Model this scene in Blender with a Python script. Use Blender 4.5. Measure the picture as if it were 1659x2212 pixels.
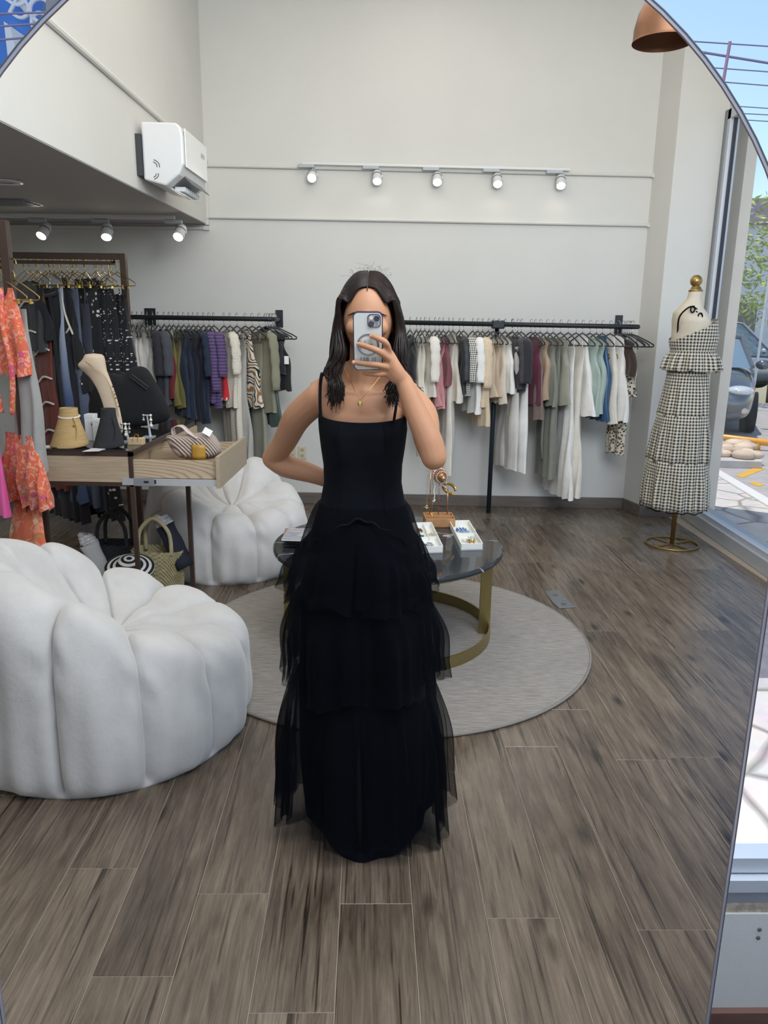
import bpy, bmesh, math, random
from mathutils import Vector, Matrix, Quaternion
PI = math.pi
random.seed(7)
S = bpy.context.scene
for o in list(bpy.data.objects): bpy.data.objects.remove(o)
COL = S.collection
# ------------------------------------------------------------------ camera
F, CX, CY, H = 1661.0, 829.5, 1106.0, 1.57
def _px(x, y): return Vector((x - CX, -(y - CY), -F)).normalized()
_up = -_px(737, 7783)
_d = _px(865, 698); _d = (_d - _up * _d.dot(_up)).normalized()
_r = _d.cross(_up)
ROT = Matrix((_r, _d, _up))                 # camera space -> room space
CAM = Vector((0, 0, H))
cd = bpy.data.cameras.new('camera'); cam = bpy.data.objects.new('camera', cd); COL.objects.link(cam)
cd.sensor_fit = 'HORIZONTAL'; cd.sensor_width = 36; cd.lens = F / 1659 * 36; cd.clip_start = .02; cd.clip_end = 300
cam.matrix_world = Matrix.Translation(CAM) @ ROT.to_4x4()
S.camera = cam
# ------------------------------------------------------------------ sky, sun, daylight, exposure
vs = S.view_settings
vs.view_transform = 'Standard'; vs.look = 'None'; vs.gamma = 1; vs.use_curve_mapping = False
vs.exposure = 0.0
W = bpy.data.worlds.new('sky'); S.world = W; W.use_nodes = True
wn, wl = W.node_tree.nodes, W.node_tree.links
bg = wn['Background']
sky = wn.new('ShaderNodeTexSky'); sky.sky_type = 'NISHITA'; sky.sun_disc = False
sky.sun_elevation = math.radians(55); sky.sun_rotation = math.radians(200); sky.dust_density = .6; sky.ozone_density = 1.3
wl.new(sky.outputs[0], bg.inputs[0]); bg.inputs[1].default_value = .20
def lamp(kind, name, loc, energy, color=(1, 1, 1), rot=None, look=None, **k):
    l = bpy.data.lights.new(name, kind); l.energy = energy; l.color = color
    for a, v in k.items(): setattr(l, a, v)
    o = bpy.data.objects.new(name, l); COL.objects.link(o); o.location = loc
    if look is not None: o.rotation_euler = (Vector(look) - Vector(loc)).to_track_quat('-Z', 'Y').to_euler()
    if rot is not None: o.rotation_euler = rot
    return o
lamp('SUN', 'sun', (0, 0, 20), 3.6, (1, .95, .88), look=Vector((0, 0, 20)) + Vector((.16, -.10, -1)), angle=.01)
# daylight entering through the tall shopfront glazing above the mirror, and two added fill lamps
lamp('AREA', 'front_window_daylight', (.95, .75, 3.2), 150, (.92, .965, 1), look=(-.3, 5.2, .7), shape='RECTANGLE', size=2.6, size_y=1.6)
lamp('AREA', 'room_fill', (.3, 4.2, 4.2), 42, (1, .90, .76), look=(.5, 4.0, 0), shape='RECTANGLE', size=2.6, size_y=3.2)  # unseen area lamp, added to brighten and warm the interior
lamp('AREA', 'mezzanine_fill', (-2.5, 3.4, 2.27), 9, (1, .95, .87), look=(-2.5, 3.4, 0), shape='RECTANGLE', size=1.2, size_y=2.4)  # another added fill lamp, lifting the space below the mezzanine
# ------------------------------------------------------------------ geometry from picture rays at a known depth
def ray(x, y): return ROT @ _px(x, y)
def fl(x, y, z=0.0):
    v = ray(x, y); return CAM + v * ((z - H) / v.z)
def atY(x, y, Y):
    v = ray(x, y); return CAM + v * (Y / v.y)
def atX(x, y, X):
    v = ray(x, y); return CAM + v * (X / v.x)
_q = ray(797, 697); TH = math.atan2(_q.x, _q.y)
MN = Vector((math.sin(TH), math.cos(TH), 0)); MT = Vector((math.cos(TH), -math.sin(TH), 0))
MD = 1.0                                     # mirror plane: MN . P = MD
def mp(t, D, z=0.0): return MT * t + MN * D + Vector((0, 0, z))
def flip(P):
    P = Vector(P); return P - MN * (2 * (P.dot(MN) - MD))
# ------------------------------------------------------------------ materials
def lin(c):
    if isinstance(c, str):
        c = c.lstrip('#'); c = [int(c[i:i + 2], 16) / 255 for i in (0, 2, 4)]
    return tuple(x / 12.92 if x <= .04045 else ((x + .055) / 1.055) ** 2.4 for x in c) + (1,)
MATS = {}
def nd(nt, t, **k):
    n = nt.nodes.new(t)
    for a, v in k.items():
        if a.startswith('i_'): n.inputs[a[2:].replace('_', ' ')].default_value = v
        else: setattr(n, a, v)
    return n
def mat(name, col, rough=.6, metal=0., var=0., vscale=6., bump=0., bscale=60., stretch=None, spec=.5, sheen=0., trans=0., coat=0., rnd=0., alpha=1., col2=None, emit=None, estr=0., sub=0.):
    """principled material, optional noise colour variation (var or col2), bump and per-object brightness jitter"""
    if name in MATS: return MATS[name]
    m = bpy.data.materials.new(name); m.use_nodes = True; nt = m.node_tree; L = nt.links
    b = nt.nodes['Principled BSDF']; c = lin(col); b.inputs['Base Color'].default_value = c
    b.inputs['Roughness'].default_value = rough; b.inputs['Metallic'].default_value = metal
    b.inputs['Specular IOR Level'].default_value = spec; b.inputs['Sheen Weight'].default_value = sheen
    b.inputs['Transmission Weight'].default_value = trans; b.inputs['Coat Weight'].default_value = coat
    b.inputs['Alpha'].default_value = alpha; b.inputs['Subsurface Weight'].default_value = sub
    if sub: b.inputs['Subsurface Radius'].default_value = (.012, .005, .003)
    if emit: b.inputs['Emission Color'].default_value = lin(emit); b.inputs['Emission Strength'].default_value = estr
    vec = None
    if var or col2 or bump:
        tc = nd(nt, 'ShaderNodeTexCoord'); mpn = nd(nt, 'ShaderNodeMapping'); L.new(tc.outputs['Object'], mpn.inputs[0])
        if stretch: mpn.inputs['Scale'].default_value = stretch
        vec = mpn.outputs[0]
    last = None
    if var or col2:
        n = nd(nt, 'ShaderNodeTexNoise', i_Scale=vscale, i_Detail=5., i_Roughness=.6); L.new(vec, n.inputs['Vector'])
        mx = nd(nt, 'ShaderNodeMix', data_type='RGBA'); L.new(n.outputs['Fac'], mx.inputs[0])
        cr = nd(nt, 'ShaderNodeMapRange'); cr.inputs[1].default_value = .35; cr.inputs[2].default_value = .65
        L.new(n.outputs['Fac'], cr.inputs[0]); L.new(cr.outputs[0], mx.inputs[0])
        if col2: a_, b_ = c, lin(col2)
        else: a_ = tuple(x * (1 - var) for x in c[:3]) + (1,); b_ = tuple(min(1, x * (1 + var)) for x in c[:3]) + (1,)
        mx.inputs[6].default_value = a_; mx.inputs[7].default_value = b_
        last = mx.outputs[2]; L.new(last, b.inputs['Base Color'])
    if rnd:
        oi = nd(nt, 'ShaderNodeObjectInfo'); mr = nd(nt, 'ShaderNodeMapRange'); mr.inputs[3].default_value = 1 - rnd; mr.inputs[4].default_value = 1 + rnd
        L.new(oi.outputs['Random'], mr.inputs[0]); hs = nd(nt, 'ShaderNodeHueSaturation'); hs.inputs['Color'].default_value = c
        if last: L.new(last, hs.inputs['Color'])
        L.new(mr.outputs[0], hs.inputs['Value']); L.new(hs.outputs[0], b.inputs['Base Color'])
    if bump:
        n2 = nd(nt, 'ShaderNodeTexNoise', i_Scale=bscale, i_Detail=4.); L.new(vec, n2.inputs['Vector'])
        bp = nd(nt, 'ShaderNodeBump', i_Strength=bump, i_Distance=.01); L.new(n2.outputs['Fac'], bp.inputs['Height']); L.new(bp.outputs[0], b.inputs['Normal'])
    MATS[name] = m; return m
def custom(name):
    m = bpy.data.materials.new(name); m.use_nodes = True; MATS[name] = m
    return m, m.node_tree, m.node_tree.links, m.node_tree.nodes['Principled BSDF']
# ------------------------------------------------------------------ mesh building
class MB:
    def __init__(s): s.v = []; s.f = []; s.m = []; s.cur = 0
    def add(s, vs_, fs):
        o = len(s.v); s.v += [Vector(p) for p in vs_]; s.f += [tuple(i + o for i in f) for f in fs]; s.m += [s.cur] * len(fs); return s
    def box(s, lo, hi, M=None):
        x0, y0, z0 = lo; x1, y1, z1 = hi
        p = [Vector(q) for q in ((x0, y0, z0), (x1, y0, z0), (x1, y1, z0), (x0, y1, z0), (x0, y0, z1), (x1, y0, z1), (x1, y1, z1), (x0, y1, z1))]
        if M: p = [M @ q for q in p]
        return s.add(p, [(0, 3, 2, 1), (4, 5, 6, 7), (0, 1, 5, 4), (1, 2, 6, 5), (2, 3, 7, 6), (3, 0, 4, 7)])
    def cbox(s, c, d, M=None):
        c = Vector(c); h = Vector(d) / 2; return s.box(c - h, c + h, M)
    def prism(s, poly, z0, z1, M=None):
        n = len(poly); p = [Vector((a[0], a[1], z0)) for a in poly] + [Vector((a[0], a[1], z1)) for a in poly]
        if M: p = [M @ q for q in p]
        return s.add(p, [tuple(range(n))[::-1], tuple(range(n, 2 * n))] + [(i, (i + 1) % n, n + (i + 1) % n, n + i) for i in range(n)])
    def tube(s, pts, r, n=8, caps=True, flat=None, closed=False):
        """tube along a path; r is a number or list; flat=(a,b) gives an elliptic section a*r by b*r"""
        pts = [Vector(p) for p in pts]; k = len(pts); rs = r if isinstance(r, (list, tuple)) else [r] * k
        t0 = (pts[1] - pts[0]).normalized(); u = t0.orthogonal().normalized() if flat is None else (flat[2].cross(t0).normalized() if len(flat) > 2 else t0.orthogonal().normalized())
        out = []; pt = t0
        for i in range(k):
            if closed: t = (pts[(i + 1) % k] - pts[i - 1]).normalized()
            else: t = (pts[min(i + 1, k - 1)] - pts[max(i - 1, 0)]).normalized()
            q = pt.rotation_difference(t); u = (q @ u); u = (u - t * u.dot(t)).normalized(); w = t.cross(u); pt = t
            a, b = (flat[0], flat[1]) if flat else (1, 1)
            for j in range(n):
                A = 2 * PI * j / n; out.append(pts[i] + (u * (math.cos(A) * a) + w * (math.sin(A) * b)) * rs[i])
        fs = []
        for i in range(k if closed else k - 1):
            for j in range(n):
                i2 = (i + 1) % k; fs.append((i * n + j, i * n + (j + 1) % n, i2 * n + (j + 1) % n, i2 * n + j))
        if caps and not closed: fs += [tuple(range(n))[::-1], tuple((k - 1) * n + j for j in range(n))]
        return s.add(out, fs)
    def cyl(s, a, b, r0, r1=None, n=16): return s.tube([a, b], [r0, r0 if r1 is None else r1], n)
    def lathe(s, prof, n=24, M=None, caps=True):
        p = []; 
        for r, z in prof:
            for j in range(n):
                A = 2 * PI * j / n; q = Vector((r * math.cos(A), r * math.sin(A), z)); p.append(M @ q if M else q)
        k = len(prof); fs = [(i * n + j, i * n + (j + 1) % n, (i + 1) * n + (j + 1) % n, (i + 1) * n + j) for i in range(k - 1) for j in range(n)]
        if caps: fs += [tuple(range(n))[::-1], tuple((k - 1) * n + j for j in range(n))]
        return s.add(p, fs)
    def grid(s, fn, nu, nv, cu=False, cv=False):
        p = [fn(i / (nu if cu else nu - 1), j / (nv if cv else nv - 1)) for i in range(nu) for j in range(nv)]
        fs = [(i * nv + j, ((i + 1) % nu) * nv + j, ((i + 1) % nu) * nv + (j + 1) % nv, i * nv + (j + 1) % nv) for i in range(nu if cu else nu - 1) for j in range(nv if cv else nv - 1)]
        return s.add(p, fs)
    def ball(s, c, r, n=12, m=8, M=None):
        c = Vector(c); r = Vector((r, r, r)) if not hasattr(r, '__len__') else Vector(r)
        p = [Vector((0, 0, -1))] + [Vector((math.cos(2 * PI * j / n) * math.cos(a), math.sin(2 * PI * j / n) * math.cos(a), math.sin(a))) for i in range(1, m) for a in (PI * i / m - PI / 2,) for j in range(n)] + [Vector((0, 0, 1))]
        p = [Vector((q.x * r.x, q.y * r.y, q.z * r.z)) for q in p]
        if M: p = [M @ q for q in p]
        fs = [(0, 1 + (j + 1) % n, 1 + j) for j in range(n)]
        fs += [(1 + i * n + j, 1 + i * n + (j + 1) % n, 1 + (i + 1) * n + (j + 1) % n, 1 + (i + 1) * n + j) for i in range(m - 2) for j in range(n)]
        e = len(p) - 1; fs += [(e, 1 + (m - 2) * n + j, 1 + (m - 2) * n + (j + 1) % n) for j in range(n)]
        return s.add([q + c for q in p], fs)
    def mesh(s, name, off=Vector(), sm=False):
        me = bpy.data.meshes.new(name); me.from_pydata([tuple(p - off) for p in s.v], [], s.f); me.validate()
        if sm: me.polygons.foreach_set('use_smooth', [True] * len(me.polygons))
        return me
    def build(s, name, m, parent=None, sm=False, bevel=0, solid=0, subd=0, local=False, base=None, flipn=False):
        """one mesh object; verts are room coordinates unless local (then relative to the parent)"""
        if parent is not None: off = Vector() if local else parent.matrix_world.translation if False else wloc(parent)
        elif base is not None: off = Vector(base)
        else:
            lo = [min(p[i] for p in s.v) for i in range(3)]; hi = [max(p[i] for p in s.v) for i in range(3)]
            off = Vector(((lo[0] + hi[0]) / 2, (lo[1] + hi[1]) / 2, lo[2]))
        me = s.mesh(name, off, sm); o = bpy.data.objects.new(name, me); COL.objects.link(o)
        if parent is None: o.location = off
        else: o.parent = parent
        for x in (m if isinstance(m, (list, tuple)) else [m]): me.materials.append(x)
        if any(s.m): me.polygons.foreach_set('material_index', s.m[:len(me.polygons)])
        bm = bmesh.new(); bm.from_mesh(me); bmesh.ops.recalc_face_normals(bm, faces=bm.faces); bm.to_mesh(me); bm.free()
        if solid: q = o.modifiers.new('solid', 'SOLIDIFY'); q.thickness = solid; q.offset = 0
        if bevel: q = o.modifiers.new('bevel', 'BEVEL'); q.width = bevel; q.segments = 2; q.limit_method = 'ANGLE'
        if subd: q = o.modifiers.new('subd', 'SUBSURF'); q.levels = q.render_levels = subd
        return o
def wloc(o):
    v = Vector(o.location)
    while o.parent: o = o.parent; v = v + Vector(o.location)
    return v
def tag(o, label=None, cat=None, group=None, kind=None):
    for k, v in (('label', label), ('category', cat), ('group', group), ('kind', kind)):
        if v: o[k] = v
    return o
def thing(name, label, cat, loc, group=None, kind=None, rz=0):
    o = bpy.data.objects.new(name, None); COL.objects.link(o); o.location = loc; o.rotation_euler.z = rz; o.empty_display_size = .05
    return tag(o, label, cat, group, kind)
def struct(o, label=None): o['kind'] = 'structure'; return tag(o, label)
def bez(p, n=12):
    """smooth path through points (Catmull-Rom)"""
    p = [Vector(q) for q in p]; out = []
    for i in range(len(p) - 1):
        a, b, c, d = p[max(i - 1, 0)], p[i], p[i + 1], p[min(i + 2, len(p) - 1)]
        for k in range(n):
            t = k / n; out.append(.5 * ((2 * b) + (c - a) * t + (2 * a - 5 * b + 4 * c - d) * t * t + (3 * b - a - 3 * c + d) * t ** 3))
    return out + [p[-1]]
def lerp(xs, ys, x):
    if x <= xs[0]: return ys[0]
    for i in range(len(xs) - 1):
        if x <= xs[i + 1]:
            t = (x - xs[i]) / (xs[i + 1] - xs[i]); return ys[i] + (ys[i + 1] - ys[i]) * t
    return ys[-1]
def sstep(a, b, x):
    t = max(0, min(1, (x - a) / (b - a))); return t * t * (3 - 2 * t)
def copy_tree(o, parent=None):
    c = o.copy(); COL.objects.link(c); c.parent = parent
    for ch in list(o.children): copy_tree(ch, c)
    return c
# ================================================================== THE ROOM
WHITE = mat('white_paint', '#d3d2cd', .75, var=.02, vscale=1.5, bump=.05, bscale=160)
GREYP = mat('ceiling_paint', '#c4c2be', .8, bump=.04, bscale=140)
BASE = mat('baseboard_wood', '#6a6059', .55, var=.18, vscale=3, stretch=(1, 8, 8), bump=.08)
ALU = mat('aluminium', '#c6cbd2', .4, .25); DARKGAP = mat('dark_gap', '#3a3c40', .6)
YB = 6.6; ZC = 4.3; BX = -1.588; ZM = 2.31
def wall(name, lo, hi, m=WHITE, bevel=0): return struct(MB().box(lo, hi).build(name, m, bevel=bevel))
wall('wall_back', (-3.5, YB, 0), (2.05, YB + .15, ZC))
wall('wall_left', (-3.6, .6, 0), (-3.45, YB, ZM))
struct(MB().prism([(1.975, YB), (2.05, 6.33), (2.5, 6.33), (2.5, YB + .15), (1.975, YB + .15)], 0, ZC).build('wall_right_column', WHITE, bevel=.004))
wall('wall_right', (2.42, 1.05, 3.12), (2.58, 6.33, ZC))
wall('ceiling', (-3.6, .55, ZC), (2.6, YB + .15, ZC + .2), GREYP)
wall('ceiling_mezzanine', (-3.6, 1.0, ZM + .004), (BX, YB, ZC), WHITE, .004)
wall('ceiling_low', (-3.6, 1.0, ZM), (BX - .004, YB, ZM + .004), mat('soffit_shade_tone', '#a19f9c', .8))  # shade of the underside is put into this darker grey
# baseboards
struct(MB().box((-3.45, YB - .018, 0), (1.975, YB, .095)).build('baseboard_back', BASE, bevel=.003))
a_, b_ = Vector((1.968, YB - .018, 0)), Vector((2.036, 6.318, 0))
struct(MB().prism([(1.957, YB), (2.034, 6.314), (2.052, 6.33), (1.975, YB)], 0, .095).build('baseboard_column', BASE, bevel=.003))
struct(MB().box((2.034, 6.312, 0), (2.36, 6.33, .095)).build('baseboard_right', BASE, bevel=.003))
# conduits and trims across the white wall
for nm, p0, p1, r in (('trim_1', (BX, YB - .014, 2.753), (1.985, YB - .014, 2.712), .013), ('trim_2', (BX, YB - .014, 2.366), (1.985, YB - .014, 2.342), .013),
                  ('trim_3', (BX + .012, 3.2, 2.842), (BX + .012, 5.7, 2.812), .016), ('trim_4', (BX + .008, YB - .012, ZM + .01), (BX + .008, YB - .012, 2.78), .012), ('trim_5', (-3.3, YB - .014, ZM - .03), (BX, YB - .014, ZM - .03), .014)):
    m = MB().cyl(p0, p1, r, n=8)
    m.cbox(Vector(p1) - Vector((.0, 0, 0)), (.045, .03, .03)); m.cbox(Vector(p0), (.03, .03, .03))
    struct(m.build(nm, WHITE))
# ---- floor: grey-brown wood-look planks laid toward the back wall
def floor_mat():
    m, nt, L, b = custom('plank_wood')
    tc = nd(nt, 'ShaderNodeTexCoord'); oi = nd(nt, 'ShaderNodeObjectInfo')
    of = nd(nt, 'ShaderNodeVectorMath', operation='SCALE'); cmb = nd(nt, 'ShaderNodeCombineXYZ')
    for i in range(3): L.new(oi.outputs['Random'], cmb.inputs[i])
    L.new(cmb.outputs[0], of.inputs[0]); of.inputs['Scale'].default_value = 37.
    ad = nd(nt, 'ShaderNodeVectorMath', operation='ADD'); L.new(tc.outputs['Object'], ad.inputs[0]); L.new(of.outputs[0], ad.inputs[1])
    def noise(sc, scale, det=6., rough=.6, dist=0.):
        mpn = nd(nt, 'ShaderNodeMapping'); mpn.inputs['Scale'].default_value = sc; L.new(ad.outputs[0], mpn.inputs[0])
        n = nd(nt, 'ShaderNodeTexNoise', i_Scale=scale, i_Detail=det, i_Roughness=rough, i_Distortion=dist); L.new(mpn.outputs[0], n.inputs['Vector']); return n.outputs['Fac']
    grain = noise((9, .8, 1), 4.5, 7., .62, 1.1); fine = noise((60, 1.2, 1), 4., 5.); blot = noise((2.2, .9, 1), 1.6, 4., .55, .4); crack = noise((26, .55, 1), 3.2, 3., .5, .8); tone = noise((5, .5, 1), 2.2, 3., .5, .5)
    mv = nd(nt, 'ShaderNodeMapping'); mv.inputs['Scale'].default_value = (6.5, 2.6, 1); L.new(ad.outputs[0], mv.inputs[0])
    vk = nd(nt, 'ShaderNodeTexVoronoi', i_Scale=1., i_Randomness=1.); L.new(mv.outputs[0], vk.inputs['Vector'])
    r1 = nd(nt, 'ShaderNodeValToRGB'); L.new(grain, r1.inputs[0])
    e = r1.color_ramp.elements; e[0].position = .28; e[0].color = lin('#56483b'); e[1].position = .72; e[1].color = lin('#94836f')
    k = e.new(.5); k.color = lin('#7a6a59')
    def mixc(fac, a, bcol, mode='MULTIPLY'):
        x = nd(nt, 'ShaderNodeMix', data_type='RGBA', blend_type=mode); x.clamp_factor = True
        if isinstance(fac, float): x.inputs[0].default_value = fac
        else: L.new(fac, x.inputs[0])
        L.new(a, x.inputs[6])
        if isinstance(bcol, tuple): x.inputs[7].default_value = bcol
        else: L.new(bcol, x.inputs[7])
        return x.outputs[2]
    def rng(v, a, b_, c=0., d=1.):
        x = nd(nt, 'ShaderNodeMapRange'); L.new(v, x.inputs[0])
        for i, q in enumerate((a, b_, c, d)): x.inputs[i + 1].default_value = q
        return x.outputs[0]
    c = mixc(rng(fine, .38, .68, 0, .35), r1.outputs[0], lin('#63564a'))
    c = mixc(rng(tone, .45, .7, 0, .35), c, lin('#8f8578'))
    c = mixc(rng(blot, .48, .7, 0, .5), c, lin('#6d635a'))
    c = mixc(rng(crack, .58, .69, 0, .85), c, lin('#4e443c'))
    c = mixc(rng(vk.outputs['Distance'], .05, .19, .9, 0), c, lin('#453c35'))
    hs = nd(nt, 'ShaderNodeHueSaturation'); L.new(c, hs.inputs['Color']); L.new(rng(oi.outputs['Random'], 0, 1, .84, 1.06), hs.inputs['Value']); hs.inputs['Saturation'].default_value = .95
    L.new(hs.outputs[0], b.inputs['Base Color'])
    L.new(rng(fine, .3, .7, .20, .34), b.inputs['Roughness']); b.inputs['Specular IOR Level'].default_value = .7
    bp = nd(nt, 'ShaderNodeBump', i_Strength=.12, i_Distance=.003); L.new(fine, bp.inputs['Height']); L.new(bp.outputs[0], b.inputs['Normal'])
    return m
PLANK = floor_mat()
fl_o = struct(thing('floor', None, None, (0, 0, 0)))
fb = MB(); fb.prism([tuple(mp(t, D)[:2]) for t, D in ((-3.7, .52), (2.55, .52), (2.62, 6.75), (-3.4, 6.75))], -.05, -.0012)
fb.build('slab', mat('joint_filler', '#a89c8c', .8), fl_o)
pm = MB(); pm.box((-.0991, -.5992, -.012), (.0991, .5992, 0)); me0 = pm.mesh('plank'); me0.materials.append(PLANK)
bm = bmesh.new(); bm.from_mesh(me0); bmesh.ops.bevel(bm, geom=[e for e in bm.edges if all(v.co.z > -.001 for v in e.verts)], offset=.0009, segments=1, affect='EDGES'); bm.to_mesh(me0); bm.free()
JO = {0: 1.808, 2: 1.754, -1: 1.463, -2: 1.848, -3: 1.568, -4: 1.953, 4: 1.711, 1: 1.25, 3: 1.42, 5: 1.33}
for k in range(-17, 13):
    j = JO.get(k, 1.0 + random.random() * 1.2) % 1.2
    for i in range(-1, 6):
        y0 = j + 1.2 * i; y1 = y0 + 1.2
        a, b = max(y0, .53), min(y1, 6.72)
        if b - a < .05: continue
        c = mp(-.067 + .2 * k + .1, (a + b) / 2)
        if c.x > 2.44 or c.x < -3.5: continue
        o = bpy.data.objects.new('plank', me0); COL.objects.link(o); o.parent = fl_o; o.location = c; o.rotation_euler.z = -TH
        o.scale.y = (b - a) / 1.2
# ---- tall street window on the side wall
w2 = struct(thing('window_2', 'tall aluminium framed street window beside the mannequin', None, (2.45, 3.7, 0)))
GLASS, nt, L, b = custom('window_glass')
tr = nd(nt, 'ShaderNodeBsdfTransparent'); gl = nd(nt, 'ShaderNodeBsdfGlossy'); gl.inputs['Roughness'].default_value = 0; mx = nd(nt, 'ShaderNodeMixShader')
lw = nd(nt, 'ShaderNodeLayerWeight'); pw = nd(nt, 'ShaderNodeMath', operation='POWER'); pw.inputs[1].default_value = 5.; L.new(lw.outputs['Facing'], pw.inputs[0])
sc_ = nd(nt, 'ShaderNodeMath', operation='MULTIPLY_ADD'); sc_.inputs[1].default_value = .5; sc_.inputs[2].default_value = .02; L.new(pw.outputs[0], sc_.inputs[0])
tr.inputs[0].default_value = (.98, .99, .99, 1)
L.new(sc_.outputs[0], mx.inputs[0]); L.new(tr.outputs[0], mx.inputs[1]); L.new(gl.outputs[0], mx.inputs[2]); L.new(mx.outputs[0], nt.nodes['Material Output'].inputs[0])
SILL = mat('sill_grey', '#aeb2b8', .35, var=.03)
MB().box((2.385, 1.05, 0), (2.60, 6.33, .10)).build('window_sill', SILL, w2, bevel=.004)
MB().box((2.41, 1.05, .10), (2.47, 6.29, .135)).build('bottom_rail', ALU, w2, bevel=.002)
MB().box((2.40, 6.235, .10), (2.47, 6.29, 3.12)).build('frame_post', ALU, w2, bevel=.002)
MB().box((2.392, 6.29, .10), (2.47, 6.328, 3.12)).build('frame_recess', mat('recess_grey', '#85888c', .6), w2)
MB().box((2.425, 6.222, .13), (2.45, 6.236, 3.06)).build('glazing_gasket', mat('gasket', '#2a2b36', .5), w2)
MB().box((2.40, 1.05, 3.05), (2.47, 6.29, 3.12)).build('top_rail', ALU, w2, bevel=.002)
MB().box((2.436, 1.05, .135), (2.442, 6.23, 3.06)).build('window_pane', GLASS, w2)
# ================================================================== SHOPFRONT AND STREET
# arched mirror edge, and the glossy shopfront glazing around it that mirrors the street
AR, AT, AZ = .565, -.006, 1.474
arch = [(AT - AR, 0.0)] + [(AT + AR * math.cos(a), AZ + AR * math.sin(a)) for a in [PI - PI * i / 48 for i in range(49)]] + [(AT + AR, 0.0)]
def rimpt(t, z, grow, D): 
    a = Vector((t - AT, max(0, z - AZ))); 
    if z <= AZ: return mp(t + (grow if t > AT else -grow), D, z)
    a.normalize(); return mp(AT + a.x * (AR + grow), D, AZ + a.y * (AR + grow))
mir = thing('arched_mirror', 'tall frameless arched mirror with thin dark edge', 'mirror', mp(AT, MD, 0))
def ring(g0, g1, d0, d1):
    m = MB(); n = len(arch)
    p = [rimpt(t, z, g, d) for g, d in ((g0, d0), (g1, d0), (g1, d1), (g0, d1)) for t, z in arch]
    m.add(p, [(k * n + i, k * n + i + 1, ((k + 1) % 4) * n + i + 1, ((k + 1) % 4) * n + i) for k in range(4) for i in range(n - 1)]); return m
ring(-.0028, .001, MD - .001, MD + .003).build('polished_edge', mat('mirror_edge', '#8f8d94', .3, .5), mir)
ring(.001, .0022, MD - .002, MD + .005).build('backing_edge', mat('mirror_back', '#3b3f44', .5), mir)
REFL = mat('shopfront_glazing', '#f4f7fa', 0.0, 1.0)
g = MB(); n = len(arch); T0, T1, ZT = -3.45, 2.3, 2.45
inner = [rimpt(t, z, .002, MD) for t, z in arch]
outer = [mp(T0, MD, 0)] + [mp(T0 + (T1 - T0) * i / 48, MD, ZT) for i in range(49)] + [mp(T1, MD, 0)]
g.add(inner + outer, [(i, i + 1, n + i + 1, n + i) for i in range(n - 1)])
g.v += [p + MN * .006 for p in g.v]; g.f += [tuple(i + 2 * n for i in f[::-1]) for f in g.f]; g.m += [0] * (n - 1)
struct(g.build('window_1', REFL), 'shopfront glazing around the arched mirror showing sky and street')
# low wall under that glazing (seen in it), street surfaces and far things behind the viewer
def fbox(t0, t1, d0, d1, z0, z1):
    return [(flip(mp(t, d, z))) for z in (z0, z1) for t, d in ((t0, d0), (t1, d0), (t1, d1), (t0, d1))]
def fmb(m, *a): return m.add(fbox(*a), [(0, 3, 2, 1), (4, 5, 6, 7), (0, 1, 5, 4), (1, 2, 6, 5), (2, 3, 7, 6), (3, 0, 4, 7)])
lw_ = struct(thing('wall_front', 'low white wall under the shopfront glazing', None, flip(mp(1.2, 1.45, 0))))
fmb(MB(), .66, 2.2, 1.40, 1.50, .075, .325).build('wall_panel', WHITE, lw_)
fmb(MB(), .66, 2.2, 1.385, 1.5, 0, .075).build('skirting', mat('skirting_brown', '#6b4c44', .5, var=.2, stretch=(1, 6, 6)), lw_)
fmb(MB(), .66, 2.2, 1.405, 1.5, .325, .345).build('plaster_edge', mat('plaster_edge', '#b5a693', .9, var=.25, vscale=40, bump=.6, bscale=80), lw_)
fmb(MB(), .66, 2.2, 1.41, 1.5, .345, .380).build('sill_step', mat('sill_step', '#8d9096', .5), lw_)
fmb(MB(), .66, 2.2, 1.40, 1.47, .380, .41).build('track_rail', ALU, lw_)
fmb(MB(), .66, 2.2, 1.42, 1.47, .414, .45).build('track_rail', ALU, lw_)
for z in (.285, .263):
    p = flip(mp(.868, 1.4, z)); MB().ball(p, (.005, .004, .005), 8, 6).build('screw', mat('screw', '#6d6a66', .6, .6), lw_)
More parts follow.
